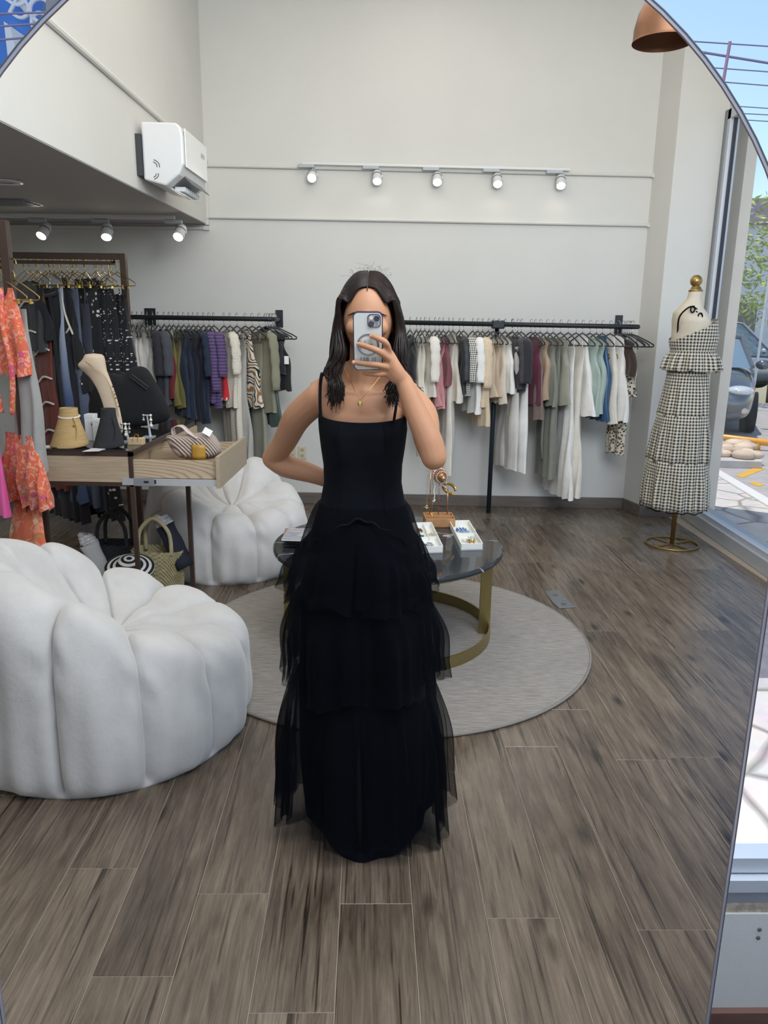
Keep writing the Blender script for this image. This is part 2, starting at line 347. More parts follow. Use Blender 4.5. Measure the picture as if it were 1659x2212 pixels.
def stone_mat(name, c1, c2, scale):
    m, nt, L, b = custom(name); tc = nd(nt, 'ShaderNodeTexCoord'); nz = nd(nt, 'ShaderNodeTexNoise', i_Scale=1.5); L.new(tc.outputs['Object'], nz.inputs['Vector'])
    av = nd(nt, 'ShaderNodeMix', data_type='RGBA'); av.inputs[0].default_value = .15; L.new(tc.outputs['Object'], av.inputs[6]); L.new(nz.outputs['Color'], av.inputs[7])
    v = nd(nt, 'ShaderNodeTexVoronoi', feature='DISTANCE_TO_EDGE', i_Scale=scale); L.new(av.outputs[2], v.inputs['Vector'])
    r = nd(nt, 'ShaderNodeMapRange'); r.inputs[1].default_value = .0; r.inputs[2].default_value = .05; L.new(v.outputs['Distance'], r.inputs[0])
    n2 = nd(nt, 'ShaderNodeTexNoise', i_Scale=9., i_Detail=6.); L.new(tc.outputs['Object'], n2.inputs['Vector'])
    mx = nd(nt, 'ShaderNodeMix', data_type='RGBA'); L.new(r.outputs[0], mx.inputs[0]); mx.inputs[6].default_value = lin(c2); mx.inputs[7].default_value = lin(c1)
    m3 = nd(nt, 'ShaderNodeMix', data_type='RGBA', blend_type='MULTIPLY'); m3.inputs[0].default_value = .5; L.new(mx.outputs[2], m3.inputs[6]); L.new(n2.outputs['Color'], m3.inputs[7])
    hs = nd(nt, 'ShaderNodeHueSaturation'); hs.inputs['Saturation'].default_value = .6; hs.inputs['Value'].default_value = 1.25; L.new(m3.outputs[2], hs.inputs['Color']); L.new(hs.outputs[0], b.inputs['Base Color']); b.inputs['Roughness'].default_value = .85
    bp = nd(nt, 'ShaderNodeBump', i_Strength=.6, i_Distance=.02); L.new(r.outputs[0], bp.inputs['Height']); L.new(bp.outputs[0], b.inputs['Normal'])
    return m
PAVE = stone_mat('stamped_pavement', '#cfc2b4', '#8f857a', 2.6)
ASPH = mat('asphalt', '#77747a', .9, var=.15, vscale=12, bump=.3, bscale=200); CONC = mat('concrete', '#bdb8b2', .85, var=.08, vscale=8)
m = MB(); fmb(m, -14, 14, 1.5, 3.12, -.06, -.02); struct(m.build('pavement_front', PAVE))
m = MB(); fmb(m, -14, 14, 3.12, 3.22, -.06, 0); struct(m.build('kerb_front', CONC, bevel=.01))
m = MB(); fmb(m, -30, 30, 3.22, 40, -.09, -.07); struct(m.build('road_front', ASPH))
# blue sign tower far across the street (seen in the glazing at the top of the arch)
BLUE = mat('blue_panel', '#4f88dc', .45, var=.08, vscale=2); WSIGN = mat('white_sign', '#f3f4f4', .5)
def rp(x, y, D):                               # point on a picture ray at street distance D, mirrored behind the viewer
    v = ray(x, y); return flip(CAM + v * (D / v.dot(MN)))
bt = thing('blue_sign_building', 'blue and white sign building across the street above the mirror arch', 'building', flip(mp(-8.5, 14, 0)))
m = MB(); a, b_, c, d_ = rp(-150, 330, 13), rp(60, 150, 13), rp(60, -150, 13), rp(-150, -150, 13)
def slab(m, pts, th): return m.add(list(pts) + [p - MN * th for p in pts], [tuple(range(len(pts)))] + [tuple(range(2 * len(pts) - 1, len(pts) - 1, -1))] + [(i, (i + 1) % len(pts), len(pts) + (i + 1) % len(pts), len(pts) + i) for i in range(len(pts))])
slab(m, [rp(-150, 340, 13), rp(-6, 175, 13), rp(30, 150, 13), rp(85, 70, 13), rp(100, -120, 13), rp(-150, -120, 13)], 1.5).build('facade', BLUE, bt)
slab(MB(), [rp(8, 46, 12.9), rp(62, 84, 12.9), rp(60, 92, 12.9), rp(18, 136, 12.9)], .05).build('white_panel', WSIGN, bt)
slab(MB(), [rp(30, 0, 12.9), rp(40, -6, 12.9), rp(92, 56, 12.9), rp(84, 62, 12.9)], .05).build('sign_beam', WSIGN, bt)
slab(MB(), [rp(98, -30, 12.8), rp(118, -30, 12.8), rp(120, 40, 12.8), rp(100, 40, 12.8)], .4).build('sign_post', mat('post_grey', '#a8a2a4', .6), bt)
for txt, x, y, s in (('DO', 62, 8, .5), ('DO', 66, 37, .42)):
    cu = bpy.data.curves.new('sign_letters', 'FONT'); cu.body = txt; cu.size = s; cu.extrude = .02; cu.align_x = 'CENTER'; cu.align_y = 'CENTER'
    tmp = bpy.data.objects.new('tmp', cu); me_ = bpy.data.meshes.new_from_object(tmp); bpy.data.objects.remove(tmp); to = bpy.data.objects.new('sign_letters', me_); COL.objects.link(to); me_.materials.clear(); me_.materials.append(WSIGN)
    P = rp(x, y, 12.84); q = Vector((rp(x + 10, y + 7, 12.84) - P)).normalized(); up = Vector((0, 0, 1)); up = (up - q * up.dot(q)).normalized(); nrm = q.cross(up)
    to.parent = bt; to.matrix_local = Matrix.Translation(P - Vector(bt.location)) @ Matrix((q, up, nrm)).transposed().to_4x4()
pl = thing('power_line', 'power lines with a crossed pole against the sky above the arch', 'power line', rp(1600, 900, 10))
WIRE = mat('wire', '#8d86a8', .6)
for (x0, y0, x1, y1, r) in ((1490, 89, 1659, 100, .008), (1505, 111, 1659, 136, .014), (1535, 146, 1659, 155, .007), (1560, 177, 1659, 185, .007), (1585, 229, 1659, 234, .006), (1598, 245, 1659, 248, .006), (1608, 259, 1659, 262, .006), (0, 30, 60, 28, .012), (0, 57, 70, 52, .012), (0, 86, 60, 81, .012)):
    a, b_ = rp(x0, y0, 10), rp(x1, y1, 10); d_ = b_ - a
    MB().cyl(a - d_ * (5 if x0 > 500 else 9), b_ + d_ * (9 if x0 > 500 else 5), r, n=5).build('wire', WIRE, pl)
_g = rp(1560, 190, 9.95); MB().tube([rp(1577, 90, 9.95), _g, (_g.x, _g.y, -.05)], [.02, .02, .045], 6).build('pole', mat('crossarm', '#b894a8', .6), pl)
# ---- street beyond the side window
def fq(pts, z0, z1): return MB().prism([tuple(p[:2]) for p in pts], z0, z1)
k0, k1 = fl(1553, 1027), fl(1659, 1091); kd = (k1 - k0).normalized(); kn = Vector((-kd.y, kd.x, 0)); kn = kn if kn.x > 0 else -kn
A0, A1 = k0 - kd * 9, k1 + kd * 9
struct(fq([(2.60, -3, 0), (2.60, 30, 0), A0 if A0.y > A1.y else A1, A1 if A0.y > A1.y else A0], -.06, -.02).build('pavement_right', PAVE))
struct(fq([A0, A1, A1 + kn * .12, A0 + kn * .12], -.06, .0).build('kerb_right', mat('white_kerb', '#d8d4ce', .8), bevel=.008))
struct(fq([A0 + kn * .12, A1 + kn * .12, A1 + kn * 40, A0 + kn * 40], -.09, -.055).build('road_right', mat('parking_concrete', '#a9a39f', .85, var=.1, vscale=4)))
YEL = mat('yellow_paint', '#d9a52f', .7, var=.1)
for nm, q in (('road_marking', [(1588, 1028), (1606, 1031), (1654, 1012), (1632, 1009)]), ('road_marking', [(1618, 1043), (1640, 1050), (1652, 1047), (1628, 1040)])):
    struct(fq([fl(x, y, -.05) for x, y in q], -.056, -.050).build(nm, YEL))
struct(MB().box((2.62, 6.42, -.02), (atY(1592, 700, 6.42).x, 6.95, 5.0)).build('wall_right_pillar', mat('beige_render', '#ded4c6', .85, var=.04, vscale=3, bump=.1, bscale=120)))
# planter with pebbles
pb = fl(1600, 985); pl0 = thing('planter_bed', 'low stone edged planter bed filled with pebbles by parking lot', 'planter', pb)
pts = [fl(x, y) for x, y in ((1540, 1000), (1646, 1003), (1622, 962), (1545, 962))]
fq(pts, -.06, .03).build('bed_slab', CONC, pl0)
PEB = mat('pebble', '#d6bda4', .75, rnd=.25)
for i in range(26):
    u, v = random.random(), random.random()
    a = pts[0].lerp(pts[1], u * .86 + .04); b_ = pts[3].lerp(pts[2], u * .86 + .04); p = a.lerp(b_, .1 + .8 * v)
    s = random.uniform(.07, .12); MB().ball((p.x, p.y, .03 + s * .35), (s * 1.2, s, s * .55), 9, 6, Matrix.Rotation(random.random() * 3, 3, 'Z')).build('pebble', PEB, pl0, sm=True)
# orange guard rail
ra, rb = atY(1555, 944, 10.6), atY(1670, 958, 10.3); gr = thing('guard_rail', 'orange yellow tubular guard rail in front of parked car', 'guard rail', ((ra.x + rb.x) / 2, (ra.y + rb.y) / 2, -.055))
ORG = mat('orange_enamel', '#e8a23c', .35)
MB().tube([ra - (rb - ra) * 2, rb + (rb - ra) * 2], .045, 10).build('top_rail', ORG, gr, sm=True)
for f_ in (-1.6, .72, 2.7):
    p = ra.lerp(rb, f_); MB().cyl((p.x, p.y, -.055), p, .04, n=10).build('post', ORG, gr, sm=True)
# cars
def car(name, label, loc, rz, paint, s=1.0, suv=False):
    t = thing(name, label, 'car', loc, rz=rz)          # local: +Y is the nose, x across
    L_, Wd, hr = 4.3, 1.8, (1.72 if suv else 1.46)
    st = [(-2.15, .35, .80, .80), (-2.05, .22, .95, .90), (-1.4, .20, 1.02, .96), (0, .18, .98, 1.0), (.9, .20, 1.0, 1.0), (1.5, .20, .92, .97), (1.95, .20, .78, .88), (2.12, .24, .66, .74), (2.17, .32, .55, .6)]
    m = MB(); n = 20
    def sec(y, zb, zt, w):
        out = []
        for j in range(n):
            A = 2 * PI * j / n; c, s_ = math.cos(A), math.sin(A)
            x = math.copysign(abs(c) ** .42, c) * Wd / 2 * w; z = (zb + zt) / 2 + math.copysign(abs(s_) ** .5, s_) * (zt - zb) / 2
            if z > .7: x *= 1 - (z - .7) * .15
            out.append(Vector((x, y, z)))
        return out
    p = [q for a in st for q in sec(*a)]; k = len(st)
    m.add(p, [(i * n + j, i * n + (j + 1) % n, (i + 1) * n + (j + 1) % n, (i + 1) * n + j) for i in range(k - 1) for j in range(n)] + [tuple(range(n)), tuple((k - 1) * n + j for j in range(n))[::-1]])
    m.build('car_body', paint, t, sm=True, subd=1, local=True)
    gh = MB(); prof = [(1.05, .98), (.30, hr - .05), (-.1, hr), (-1.0, hr - .02), (-1.75 if not suv else -1.95, hr - .2 if suv else 1.05)]
    def cab(w, dz, y):  return w
    pp = []
    for y, z in prof:
        w = (.80 if z < 1.1 else .62); pp += [Vector((-w, y, z)), Vector((w, y, z))]
    ex = [Vector((-.82, y, .9)) for y, z in prof] + [Vector((.82, y, .9)) for y, z in prof]
    np_ = len(prof); gh.add(pp + ex, [(2 * i, 2 * i + 1, 2 * i + 3, 2 * i + 2) for i in range(np_ - 1)] + [(2 * i, 2 * i + 2, 2 * np_ + i + 1, 2 * np_ + i) for i in range(np_ - 1)] + [(2 * i + 1, 3 * np_ + i, 3 * np_ + i + 1, 2 * i + 3) for i in range(np_ - 1)])
    gh.build('cabin_glass', mat('car_glass', '#6f8796', .06, .0, spec=1.0, coat=1), t, sm=False, bevel=.04, local=True)
    rf = MB(); rf.add([Vector((x, y, z + .015)) for y, z in prof[1:4] for x in (-.64, 0, .64)], [(i * 3 + j, i * 3 + j + 1, i * 3 + j + 4, i * 3 + j + 3) for i in range(2) for j in range(2)])
    rf.build('roof_panel', paint, t, sm=True, solid=.03, local=True)
    for sx in (-1, 1):
        MB().tube([(sx * .80, 1.02, .99), (sx * .635, .30, hr - .04)], .035, 6).build('pillar_trim', paint, t, local=True)
        h = MB(); h.ball((sx * .60, 1.98, .69), (.20, .16, .075), 12, 8, Matrix.Rotation(-sx * .35, 3, 'Z')); h.build('headlight', mat('headlight', '#dfe4e6', .08, .3, coat=1), t, sm=True, local=True)
        MB().ball((sx * .76, 1.86, .70), (.05, .09, .04), 8, 6).build('turn_lamp', mat('amber', '#d07a55', .2), t, sm=True, local=True)
        MB().ball((sx * .66, 2.06, .40), (.09, .05, .05), 8, 6).build('fog_lamp', mat('foglamp', '#d8cabb', .2), t, sm=True, local=True)
        MB().ball((sx * .97, .75, 1.02), (.12, .07, .08), 10, 6).build('wing_mirror', paint, t, sm=True, local=True)
        for y in (1.32, -1.32):
            M = Matrix.Translation((sx * .80, y, .32)) @ Matrix.Rotation(PI / 2, 4, 'Y'); MB().lathe([(.2, -.11), (.31, -.1), (.325, 0), (.31, .1), (.2, .11)], 20, M).build('wheel', mat('tyre', '#222222', .7), t, sm=True, local=True)
    MB().box((-.45, 2.08, .28), (.45, 2.185, .46)).build('grille', mat('grille', '#1b1c1e', .4), t, bevel=.02, local=True)
    MB().box((-.26, 2.15, .50), (.26, 2.195, .58)).build('number_plate_panel', mat('plate', '#cfcfcf', .5), t, local=True)
    return t
GRYC = mat('dark_grey_paint', '#63686e', .18, .5, coat=1); SLV = mat('silver_paint', '#b9bec2', .25, .5, coat=1)
P = atY(1490, 930, 13.4); car('parked_car', 'dark grey parked car behind orange guard rail', (5.17, 13.68, -.055), PI - .35, GRYC)
P = atY(1600, 735, 20); car('parked_suv', 'silver parked suv behind the dark grey car', (P.x - .3, 20.5, -.055), -PI / 2 - .1, SLV, suv=True)
P = flip(mp(3.4, 6.0, -.07)); car('white_car', 'white parked car at the edge beside the mirror', P, .0, mat('white_car_paint', '#e6e6e4', .25, coat=1))
# tree, post, building behind
tp = atY(1690, 690, 17); tree = thing('street_tree', 'leafy green street tree beyond the parking lot', 'tree', (tp.x, 17, -.055))
MB().tube(bez([(tp.x, 17, -.05), (tp.x - .05, 17, 1.2), (tp.x - .2, 17, 2.2), (tp.x - .5, 16.9, 3.2)], 4), [.12] * 5 + [.09] * 4 + [.05] * 4, 8).build('trunk', mat('bark', '#6b5a48', .9, var=.2), tree, sm=True)
lf = MB()
for i in range(2600):
    a = random.random() * 2 * PI; rr = random.random() ** .5
    c = Vector((tp.x + .1 + rr * 1.5 * math.cos(a), 16.9 + rr * 1.2 * math.sin(a), 2.9 + random.uniform(-1.4, 1.5) * (1.05 - .5 * rr * rr)))
    d1 = Vector((random.gauss(0, 1), random.gauss(0, 1), random.gauss(-.4, .6))).normalized(); d2 = d1.orthogonal().normalized(); q = Quaternion(d1, random.random() * 6); d2 = q @ d2
    s = random.uniform(.06, .11); lf.add([c, c + d1 * s + d2 * s * .3, c + d1 * s * 2, c + d1 * s - d2 * s * .3], [(0, 1, 2, 3)])
lo = lf.build('foliage', mat('tree_leaf', '#a3b25c', .6, var=.3, vscale=3), tree); lo['kind'] = 'stuff'
bb = atY(1659, 430, 30); bd = thing('far_building', 'white building with purple band across the parking lot', 'building', (bb.x + 4, 31, -.055))
z1, z2 = atY(1640, 430, 30).z, atY(1640, 484, 30).z
MB().box((6, 30, -.05), (26, 36, z2)).build('ground_floor_wall', mat('pale_wall', '#d9dcde', .8), bd)
MB().box((5.9, 29.8, z2), (26, 36, z1)).build('purple_band', mat('purple_band', '#a893a8', .8, var=.05), bd)
for x in (9.2, 11.6, 14.0): MB().box((x, 29.95, .2), (x + 1.7, 30.02, 2.4)).build('shop_window', mat('dark_shop_glass', '#4d5a60', .15), bd)
sp = atY(1646, 700, 15.5); sg = thing('street_sign_post', 'slim pale post with small sign beside the tree', 'post', (sp.x, 15.5, -.055))
MB().cyl((sp.x, 15.5, -.055), (sp.x + .02, 15.5, 2.5), .025, n=8).build('post', mat('post_white', '#d5d8d8', .5), sg)
MB().cbox((sp.x + .05, 15.46, 1.95), (.14, .02, .09)).build('sign_plate', mat('sign_plate', '#c8ccd0', .5), sg)
# ================================================================== FURNITURE
VEL = mat('white_velvet', '#cac8c5', .8, var=.05, vscale=7, bump=.14, bscale=50, sheen=.4)
def puff_chair(label, cx, cy, front, seams, R=.555, hs=1.0, seed=1):
    rnd = random.Random(seed)
    t = thing('tub_armchair', label, 'armchair', (cx, cy, 0), 'white channel tufted tub armchairs')
    front = math.radians(front); seams = [math.radians(a) for a in seams]; nch = len(seams)
    def top(phi):
        d = abs((math.degrees(phi - front) + 180) % 360 - 180)
        return hs * (.44 + .075 * sstep(30, 80, d) + .17 * sstep(70, 120, d) + .085 * sstep(110, 165, d))
    def prof(phi, u, q):
        ht = top(phi); zc = .385; k = (ht - .44) / .33
        pts = [(.90, 0), (.975, .045), (1.0, .16), (.985, ht * .60), (.955, ht * .82), (.88, ht * .95), (.755, ht), (.61, ht * .985 - .02 * k), (.47, ht * .98 - (ht - zc) * (.28 + .12 * k)), (.25, zc + .04 + .02 * k), (.02, zc)]
        x = u * (len(pts) - 1); i = min(int(x), len(pts) - 2); f = x - i
        a, b, c, d = pts[max(i - 1, 0)], pts[i], pts[i + 1], pts[min(i + 2, len(pts) - 1)]
        r, z = [.5 * ((2 * b[j]) + (c[j] - a[j]) * f + (2 * a[j] - 5 * b[j] + 4 * c[j] - d[j]) * f * f + (3 * b[j] - a[j] - 3 * c[j] + d[j]) * f ** 3) for j in (0, 1)]
        g = (1 - q) * sstep(0, .1, u) * (1 - .6 * sstep(.6, 1, u))
        return (r - .10 * g * sstep(.45, .8, r)) * R, max(z - .06 * g * sstep(.3, .55, u), 0)
    for c in range(nch):
        m = MB(); a0 = seams[c]; w = (seams[(c + 1) % nch] - a0) % (2 * PI); ph = rnd.random() * 9; am = rnd.uniform(.7, 1.3)
        def f(u, v):
            phi = a0 + w * v; s_ = abs(2 * v - 1); q = max(0, 1 - s_ ** 2.6) ** .55
            r, z = prof(phi, u, q); e = (1 - sstep(.9, 1, s_))
            pk = sstep(.35, .95, s_) * e
            r += (.007 * am * math.sin(z * 42 + ph + (1 if v > .5 else -1) * s_ * 7) * pk * sstep(.15, .4, u) * (1 - sstep(.72, .9, u)) + .006 * am * math.sin(phi * 30 + ph) * e * (1 - sstep(.1, .5, u)) * sstep(0, .1, u)
                  + .008 * math.sin(u * 17 + ph + v * 4) * e * (1 - sstep(.5, .8, s_)) * sstep(.1, .3, u))
            o = .03 * sstep(.5, 1, u)
            return Vector((cx + r * math.cos(phi) + o * math.cos(front), cy + r * math.sin(phi) + o * math.sin(front), z))
        m.grid(f, 56, 25); m.build('channel', VEL, t, sm=True)
    return t
puff_chair('large white velvet tub armchair nearest the viewer', -1.115, 2.745, 28, [-88, -57, -27, 6, 42, 78, 112, 146, 188, 232], seed=3)
puff_chair('white velvet tub armchair beside the marble coffee table, behind the pulled drawer', -1.10, 4.86, -40, [-138, -91, -57, -22, 12, 46, 82, 118, 154, 190], R=.52, hs=.96, seed=5)
# ---- rug
def rug_mat():
    m, nt, L, b = custom('rug_wool'); tc = nd(nt, 'ShaderNodeTexCoord')
    def nz(sc, s): 
        mpn = nd(nt, 'ShaderNodeMapping'); mpn.inputs['Scale'].default_value = sc; L.new(tc.outputs['Object'], mpn.inputs[0]); n = nd(nt, 'ShaderNodeTexNoise', i_Scale=s, i_Detail=6., i_Roughness=.7); L.new(mpn.outputs[0], n.inputs['Vector']); return n.outputs['Fac']
    r = nd(nt, 'ShaderNodeValToRGB'); L.new(nz((2, 22, 1), 6.), r.inputs[0]); e = r.color_ramp.elements
    e[0].position = .32; e[0].color = lin('#827c76'); e[1].position = .62; e[1].color = lin('#aaa59e')
    r2 = nd(nt, 'ShaderNodeMapRange'); L.new(nz((1, 1, 1), 2.), r2.inputs[0]); r2.inputs[1].default_value = .3; r2.inputs[2].default_value = .7; r2.inputs[3].default_value = .9; r2.inputs[4].default_value = 1.06
    hs = nd(nt, 'ShaderNodeHueSaturation'); L.new(r.outputs[0], hs.inputs['Color']); L.new(r2.outputs[0], hs.inputs['Value']); L.new(hs.outputs[0], b.inputs['Base Color']); b.inputs['Roughness'].default_value = .95
    bp = nd(nt, 'ShaderNodeBump', i_Strength=.5, i_Distance=.006); L.new(nz((3, 60, 1), 8.), bp.inputs['Height']); L.new(bp.outputs[0], b.inputs['Normal']); return m
RC = Vector((-.03, 3.665, 0)); RR = 1.005
rug = thing('round_rug', 'round light grey woven rug under the coffee table', 'rug', RC)
MB().lathe([(RR - .012, .0005), (RR - .012, .011), (.01, .012)], 96, Matrix.Translation(RC)).build('pile', rug_mat(), rug)
MB().tube([RC + Vector(((RR - .006) * math.cos(a), (RR - .006) * math.sin(a), .007)) for a in [2 * PI * i / 96 for i in range(96)]], .0068, 6, closed=True).build('bound_edge', mat('rug_edge', '#8b857f', .9), rug, sm=True)
# ---- coffee table
TC = Vector((-.042, 3.72, .012)); TZ = .485
def marble():
    m, nt, L, b = custom('black_marble'); tc = nd(nt, 'ShaderNodeTexCoord')
    w = nd(nt, 'ShaderNodeTexNoise', i_Scale=2.2, i_Detail=4.); L.new(tc.outputs['Object'], w.inputs['Vector'])
    ad = nd(nt, 'ShaderNodeMix', data_type='RGBA'); ad.inputs[0].default_value = .35; L.new(tc.outputs['Object'], ad.inputs[6]); L.new(w.outputs['Color'], ad.inputs[7])
    def vein(scale, wd):
        v = nd(nt, 'ShaderNodeTexVoronoi', feature='DISTANCE_TO_EDGE', i_Scale=scale); L.new(ad.outputs[2], v.inputs['Vector'])
        r = nd(nt, 'ShaderNodeMapRange'); r.inputs[1].default_value = 0.; r.inputs[2].default_value = wd; r.inputs[3].default_value = 1.; r.inputs[4].default_value = 0.; L.new(v.outputs['Distance'], r.inputs[0]); return r.outputs[0]
    mk = nd(nt, 'ShaderNodeTexNoise', i_Scale=3.5); L.new(tc.outputs['Object'], mk.inputs['Vector']); mr = nd(nt, 'ShaderNodeMapRange'); mr.inputs[1].default_value = .40; mr.inputs[2].default_value = .52; L.new(mk.outputs['Fac'], mr.inputs[0])
    mu = nd(nt, 'ShaderNodeMath', operation='MULTIPLY'); L.new(vein(3.6, .014), mu.inputs[0]); L.new(mr.outputs[0], mu.inputs[1])
    base = nd(nt, 'ShaderNodeMix', data_type='RGBA'); L.new(w.outputs['Fac'], base.inputs[0]); base.inputs[6].default_value = lin('#22262a'); base.inputs[7].default_value = lin('#3b4147')
    mx = nd(nt, 'ShaderNodeMix', data_type='RGBA'); L.new(mu.outputs[0], mx.inputs[0]); L.new(base.outputs[2], mx.inputs[6]); mx.inputs[7].default_value = lin('#cfd2d3')
    L.new(mx.outputs[2], b.inputs['Base Color']); b.inputs['Roughness'].default_value = .07; b.inputs['Specular IOR Level'].default_value = .3; return m
BRASS = mat('satin_brass', '#9a8a5c', .38, .85, var=.05)
tb = thing('coffee_table', 'round black marble coffee table on satin brass ring base', 'table', TC)
MB().lathe([(.01, TZ - .028), (.565, TZ - .028), (.574, TZ - .024), (.576, TZ - .014), (.574, TZ - .004), (.568, TZ), (.01, TZ)], 96, Matrix.Translation((TC.x, TC.y, 0))).build('marble_top', marble(), tb)
def band(r, z0, z1, th): 
    return MB().add([Vector((TC.x + q * math.cos(a), TC.y + q * math.sin(a), z)) for q, z in ((r, z0), (r, z1), (r - th, z1), (r - th, z0)) for a in [2 * PI * i / 96 for i in range(96)]], [(k * 96 + i, k * 96 + (i + 1) % 96, ((k + 1) % 4) * 96 + (i + 1) % 96, ((k + 1) % 4) * 96 + i) for k in range(4) for i in range(96)])
band(.53, .012, .072, .008).build('base_ring', BRASS, tb); band(.53, TZ - .048, TZ - .028, .008).build('top_ring', BRASS, tb)
for a in (-.02, PI * .5, PI + .02, PI * 1.5):
    M = Matrix.Translation((TC.x, TC.y, 0)) @ Matrix.Rotation(a, 4, 'Z'); MB().box((.49, -.012, .012), (.529, .012, TZ - .03), M).build('leg', BRASS, tb, bevel=.002) if False else MB().box((.472, -.008, .012), (.53, .008, TZ - .03), M).build('leg', BRASS, tb, bevel=.002)
# floor outlet plates
for i, (q, lb) in enumerate((([(1176, 1279), (1206, 1275), (1226, 1298), (1192, 1300)], 'steel floor outlet plate beside the rug, the one nearer the back wall'), ([(1192, 1301), (1226, 1299), (1244, 1313), (1208, 1315)], 'steel floor outlet plate beside the rug, the one nearer the viewer'))):
    p = thing('floor_outlet', lb, 'floor outlet', fl(*q[0]), 'floor outlet plates')
    MB().prism([tuple(fl(*a)[:2]) for a in q], 0, .006).build('cover_plate', mat('steel_plate', '#9b9ea2', .35, .8), p, bevel=.002)
    c = sum((fl(*a) for a in q), Vector()) / 4; MB().cyl(c, c + Vector((0, 0, .008)), .014, n=14).build('plate_screw', mat('steel_dark', '#777a7e', .4, .8), p)
# ---- things on the coffee table
ZT_ = TZ + .0005
def onT(x, y, z=ZT_): return fl(x, y, z)
WOODT = mat('jewel_wood', '#b08258', .5, var=.1, stretch=(1, 8, 1), vscale=12); ROSE = mat('rose_gold', '#c8946e', .25, .9); GOLD = mat('gold', '#c9a04c', .25, .95); PGOLD = mat('pale_gold', '#d8c288', .25, .9)
PEARL = mat('pearl', '#e9e4da', .2, coat=.6); CRYS = mat('crystal', '#c6c9cc', .12, .6); CORAL = mat('rose_stone', '#a8574f', .3)
tA, tB, tC_ = onT(919, 1140), onT(983, 1140), onT(971, 1102)
ux = (tB - tA).normalized(); wj = (tB - tA).length; uy = Vector((-ux.y, ux.x, 0)); dj = .15
js = thing('jewelry_stand', 'wooden jewelry stand box with three rose gold poles on the table', 'jewelry stand', tA + ux * wj / 2 + uy * dj / 2)
JM = Matrix.Translation(tA) @ Matrix((ux, uy, Vector((0, 0, 1)))).transposed().to_4x4(); hj = .05; e = .006
def jb(lo, hi, nm, m=WOODT, par=js): return MB().box(lo, hi, JM).build(nm, m, par, bevel=.001)
jb((0, 0, 0), (wj, dj, .006), 'box_bottom')
for lo, hi in (((0, 0, 0), (wj, e, hj)), ((0, dj - e, 0), (wj, dj, hj)), ((0, 0, 0), (e, dj, hj)), ((wj - e, 0, 0), (wj, dj, hj))): jb(lo, hi, 'box_side')
jb((0, .062, 0), (wj, .07, hj), 'box_divider'); jb((e, .07, .03), (wj - e, dj - e, .036), 'pole_deck')
tops = []
for fx, hp in ((.2, .30), (.5, .235), (.8, .16)):
    b0 = JM @ Vector((wj * fx, .10, .036)); tp_ = b0 + Vector((0, 0, hp)); tops.append(tp_)
    m = MB().cyl(b0, tp_, .0028, n=8); m.lathe([(.014, 0), (.014, .004), (.006, .009), (.003, .013)], 14, Matrix.Translation(b0)); m.build('pole', ROSE, js, sm=True)
# horizontal bracelet cone on the middle pole
ax = (Vector((.25, -1, -.08))).normalized(); c0 = tops[1]
M = Matrix.Translation(c0 - ax * .06) @ ax.to_track_quat('Z', 'Y').to_matrix().to_4x4()
MB().lathe([(.008, 0), (.02, .01), (.026, .10), (.022, .112), (.016, .118), (.014, .126), (.016, .134), (.010, .142), (.002, .145)], 20, M).build('bracelet_holder', ROSE, js, sm=True)
for i, (dz, rr, mm) in enumerate(((.02, .031, CRYS), (.035, .034, PEARL), (.05, .036, CORAL), (.065, .037, PEARL), (.08, .036, CORAL), (.095, .034, GOLD), (.104, .030, CRYS))):
    b_ = MB()
    for k in range(22):
        a = 2 * PI * k / 22; b_.ball(M @ Vector((rr * math.cos(a), rr * math.sin(a), dz)), .0048, 6, 4)
    tag(b_.build('beaded_bracelet', mm, sm=True), ['crystal bracelet at the far end of bracelet cone', 'pearl bracelet second from far end of cone', 'rose stone bracelet nearest the far pearl bracelet', 'pearl bracelet in the middle of bracelet cone', 'rose stone bracelet nearest the cone knob', 'gold bead bracelet near the cone knob', 'crystal bracelet next to the round knob'][i], 'bracelet', 'bracelets on the jewelry stand')
# watch-like cuff on the short pole
wc = thing('bangle', 'gold and crystal open cuff on the short pole', 'bangle', tops[2]); w0 = tops[2]
MB().tube([w0 + Vector((.034 * math.cos(a) + .008, .012 * math.sin(a * 2), .026 * math.sin(a) - .012 * math.cos(a))) for a in [2 * PI * i / 28 * .9 for i in range(28)]], .0042, 6, flat=(1, 2.2)).build('cuff_band', GOLD, wc, sm=True)
b_ = MB(); [b_.ball(w0 + Vector((-.03 + .005 * k, -.012, .02 - .004 * k)), .0055, 6, 4) for k in range(5)]; b_.build('cuff_stones', CRYS, wc, sm=True)
# necklaces on the tall pole
for i, (dx, ln, mm, lb) in enumerate(((-.018, .235, PGOLD, 'thin pale gold chain with star charm on the tall pole'), (.012, .275, GOLD, 'gold chain with chunky pendant on the tall pole'), (.022, .20, PEARL, 'pearl bead strand hanging from the tall pole'))):
    p0 = tops[0] + Vector((dx, -.008, -.004)); b_ = MB(); nb = int(ln / .006)
    for k in range(nb): b_.ball(p0 + Vector((.002 * math.sin(k * .7), 0, -k * .006)), .0022 if mm is not PEARL else .0034, 5, 4)
    nk = thing('necklace', lb, 'necklace', p0 + Vector((0, 0, -ln)), 'necklaces on the jewelry stand'); b_.build('chain', mm, nk)
    q = MB(); e0 = p0 + Vector((0, 0, -ln))
    for k in range(6): q.ball(e0 + Vector((random.uniform(-.008, .008), random.uniform(-.006, .006), random.uniform(-.01, .006))), .0055 if i == 1 else .0035, 6, 4)
    q.build('pendant', mm, nk)
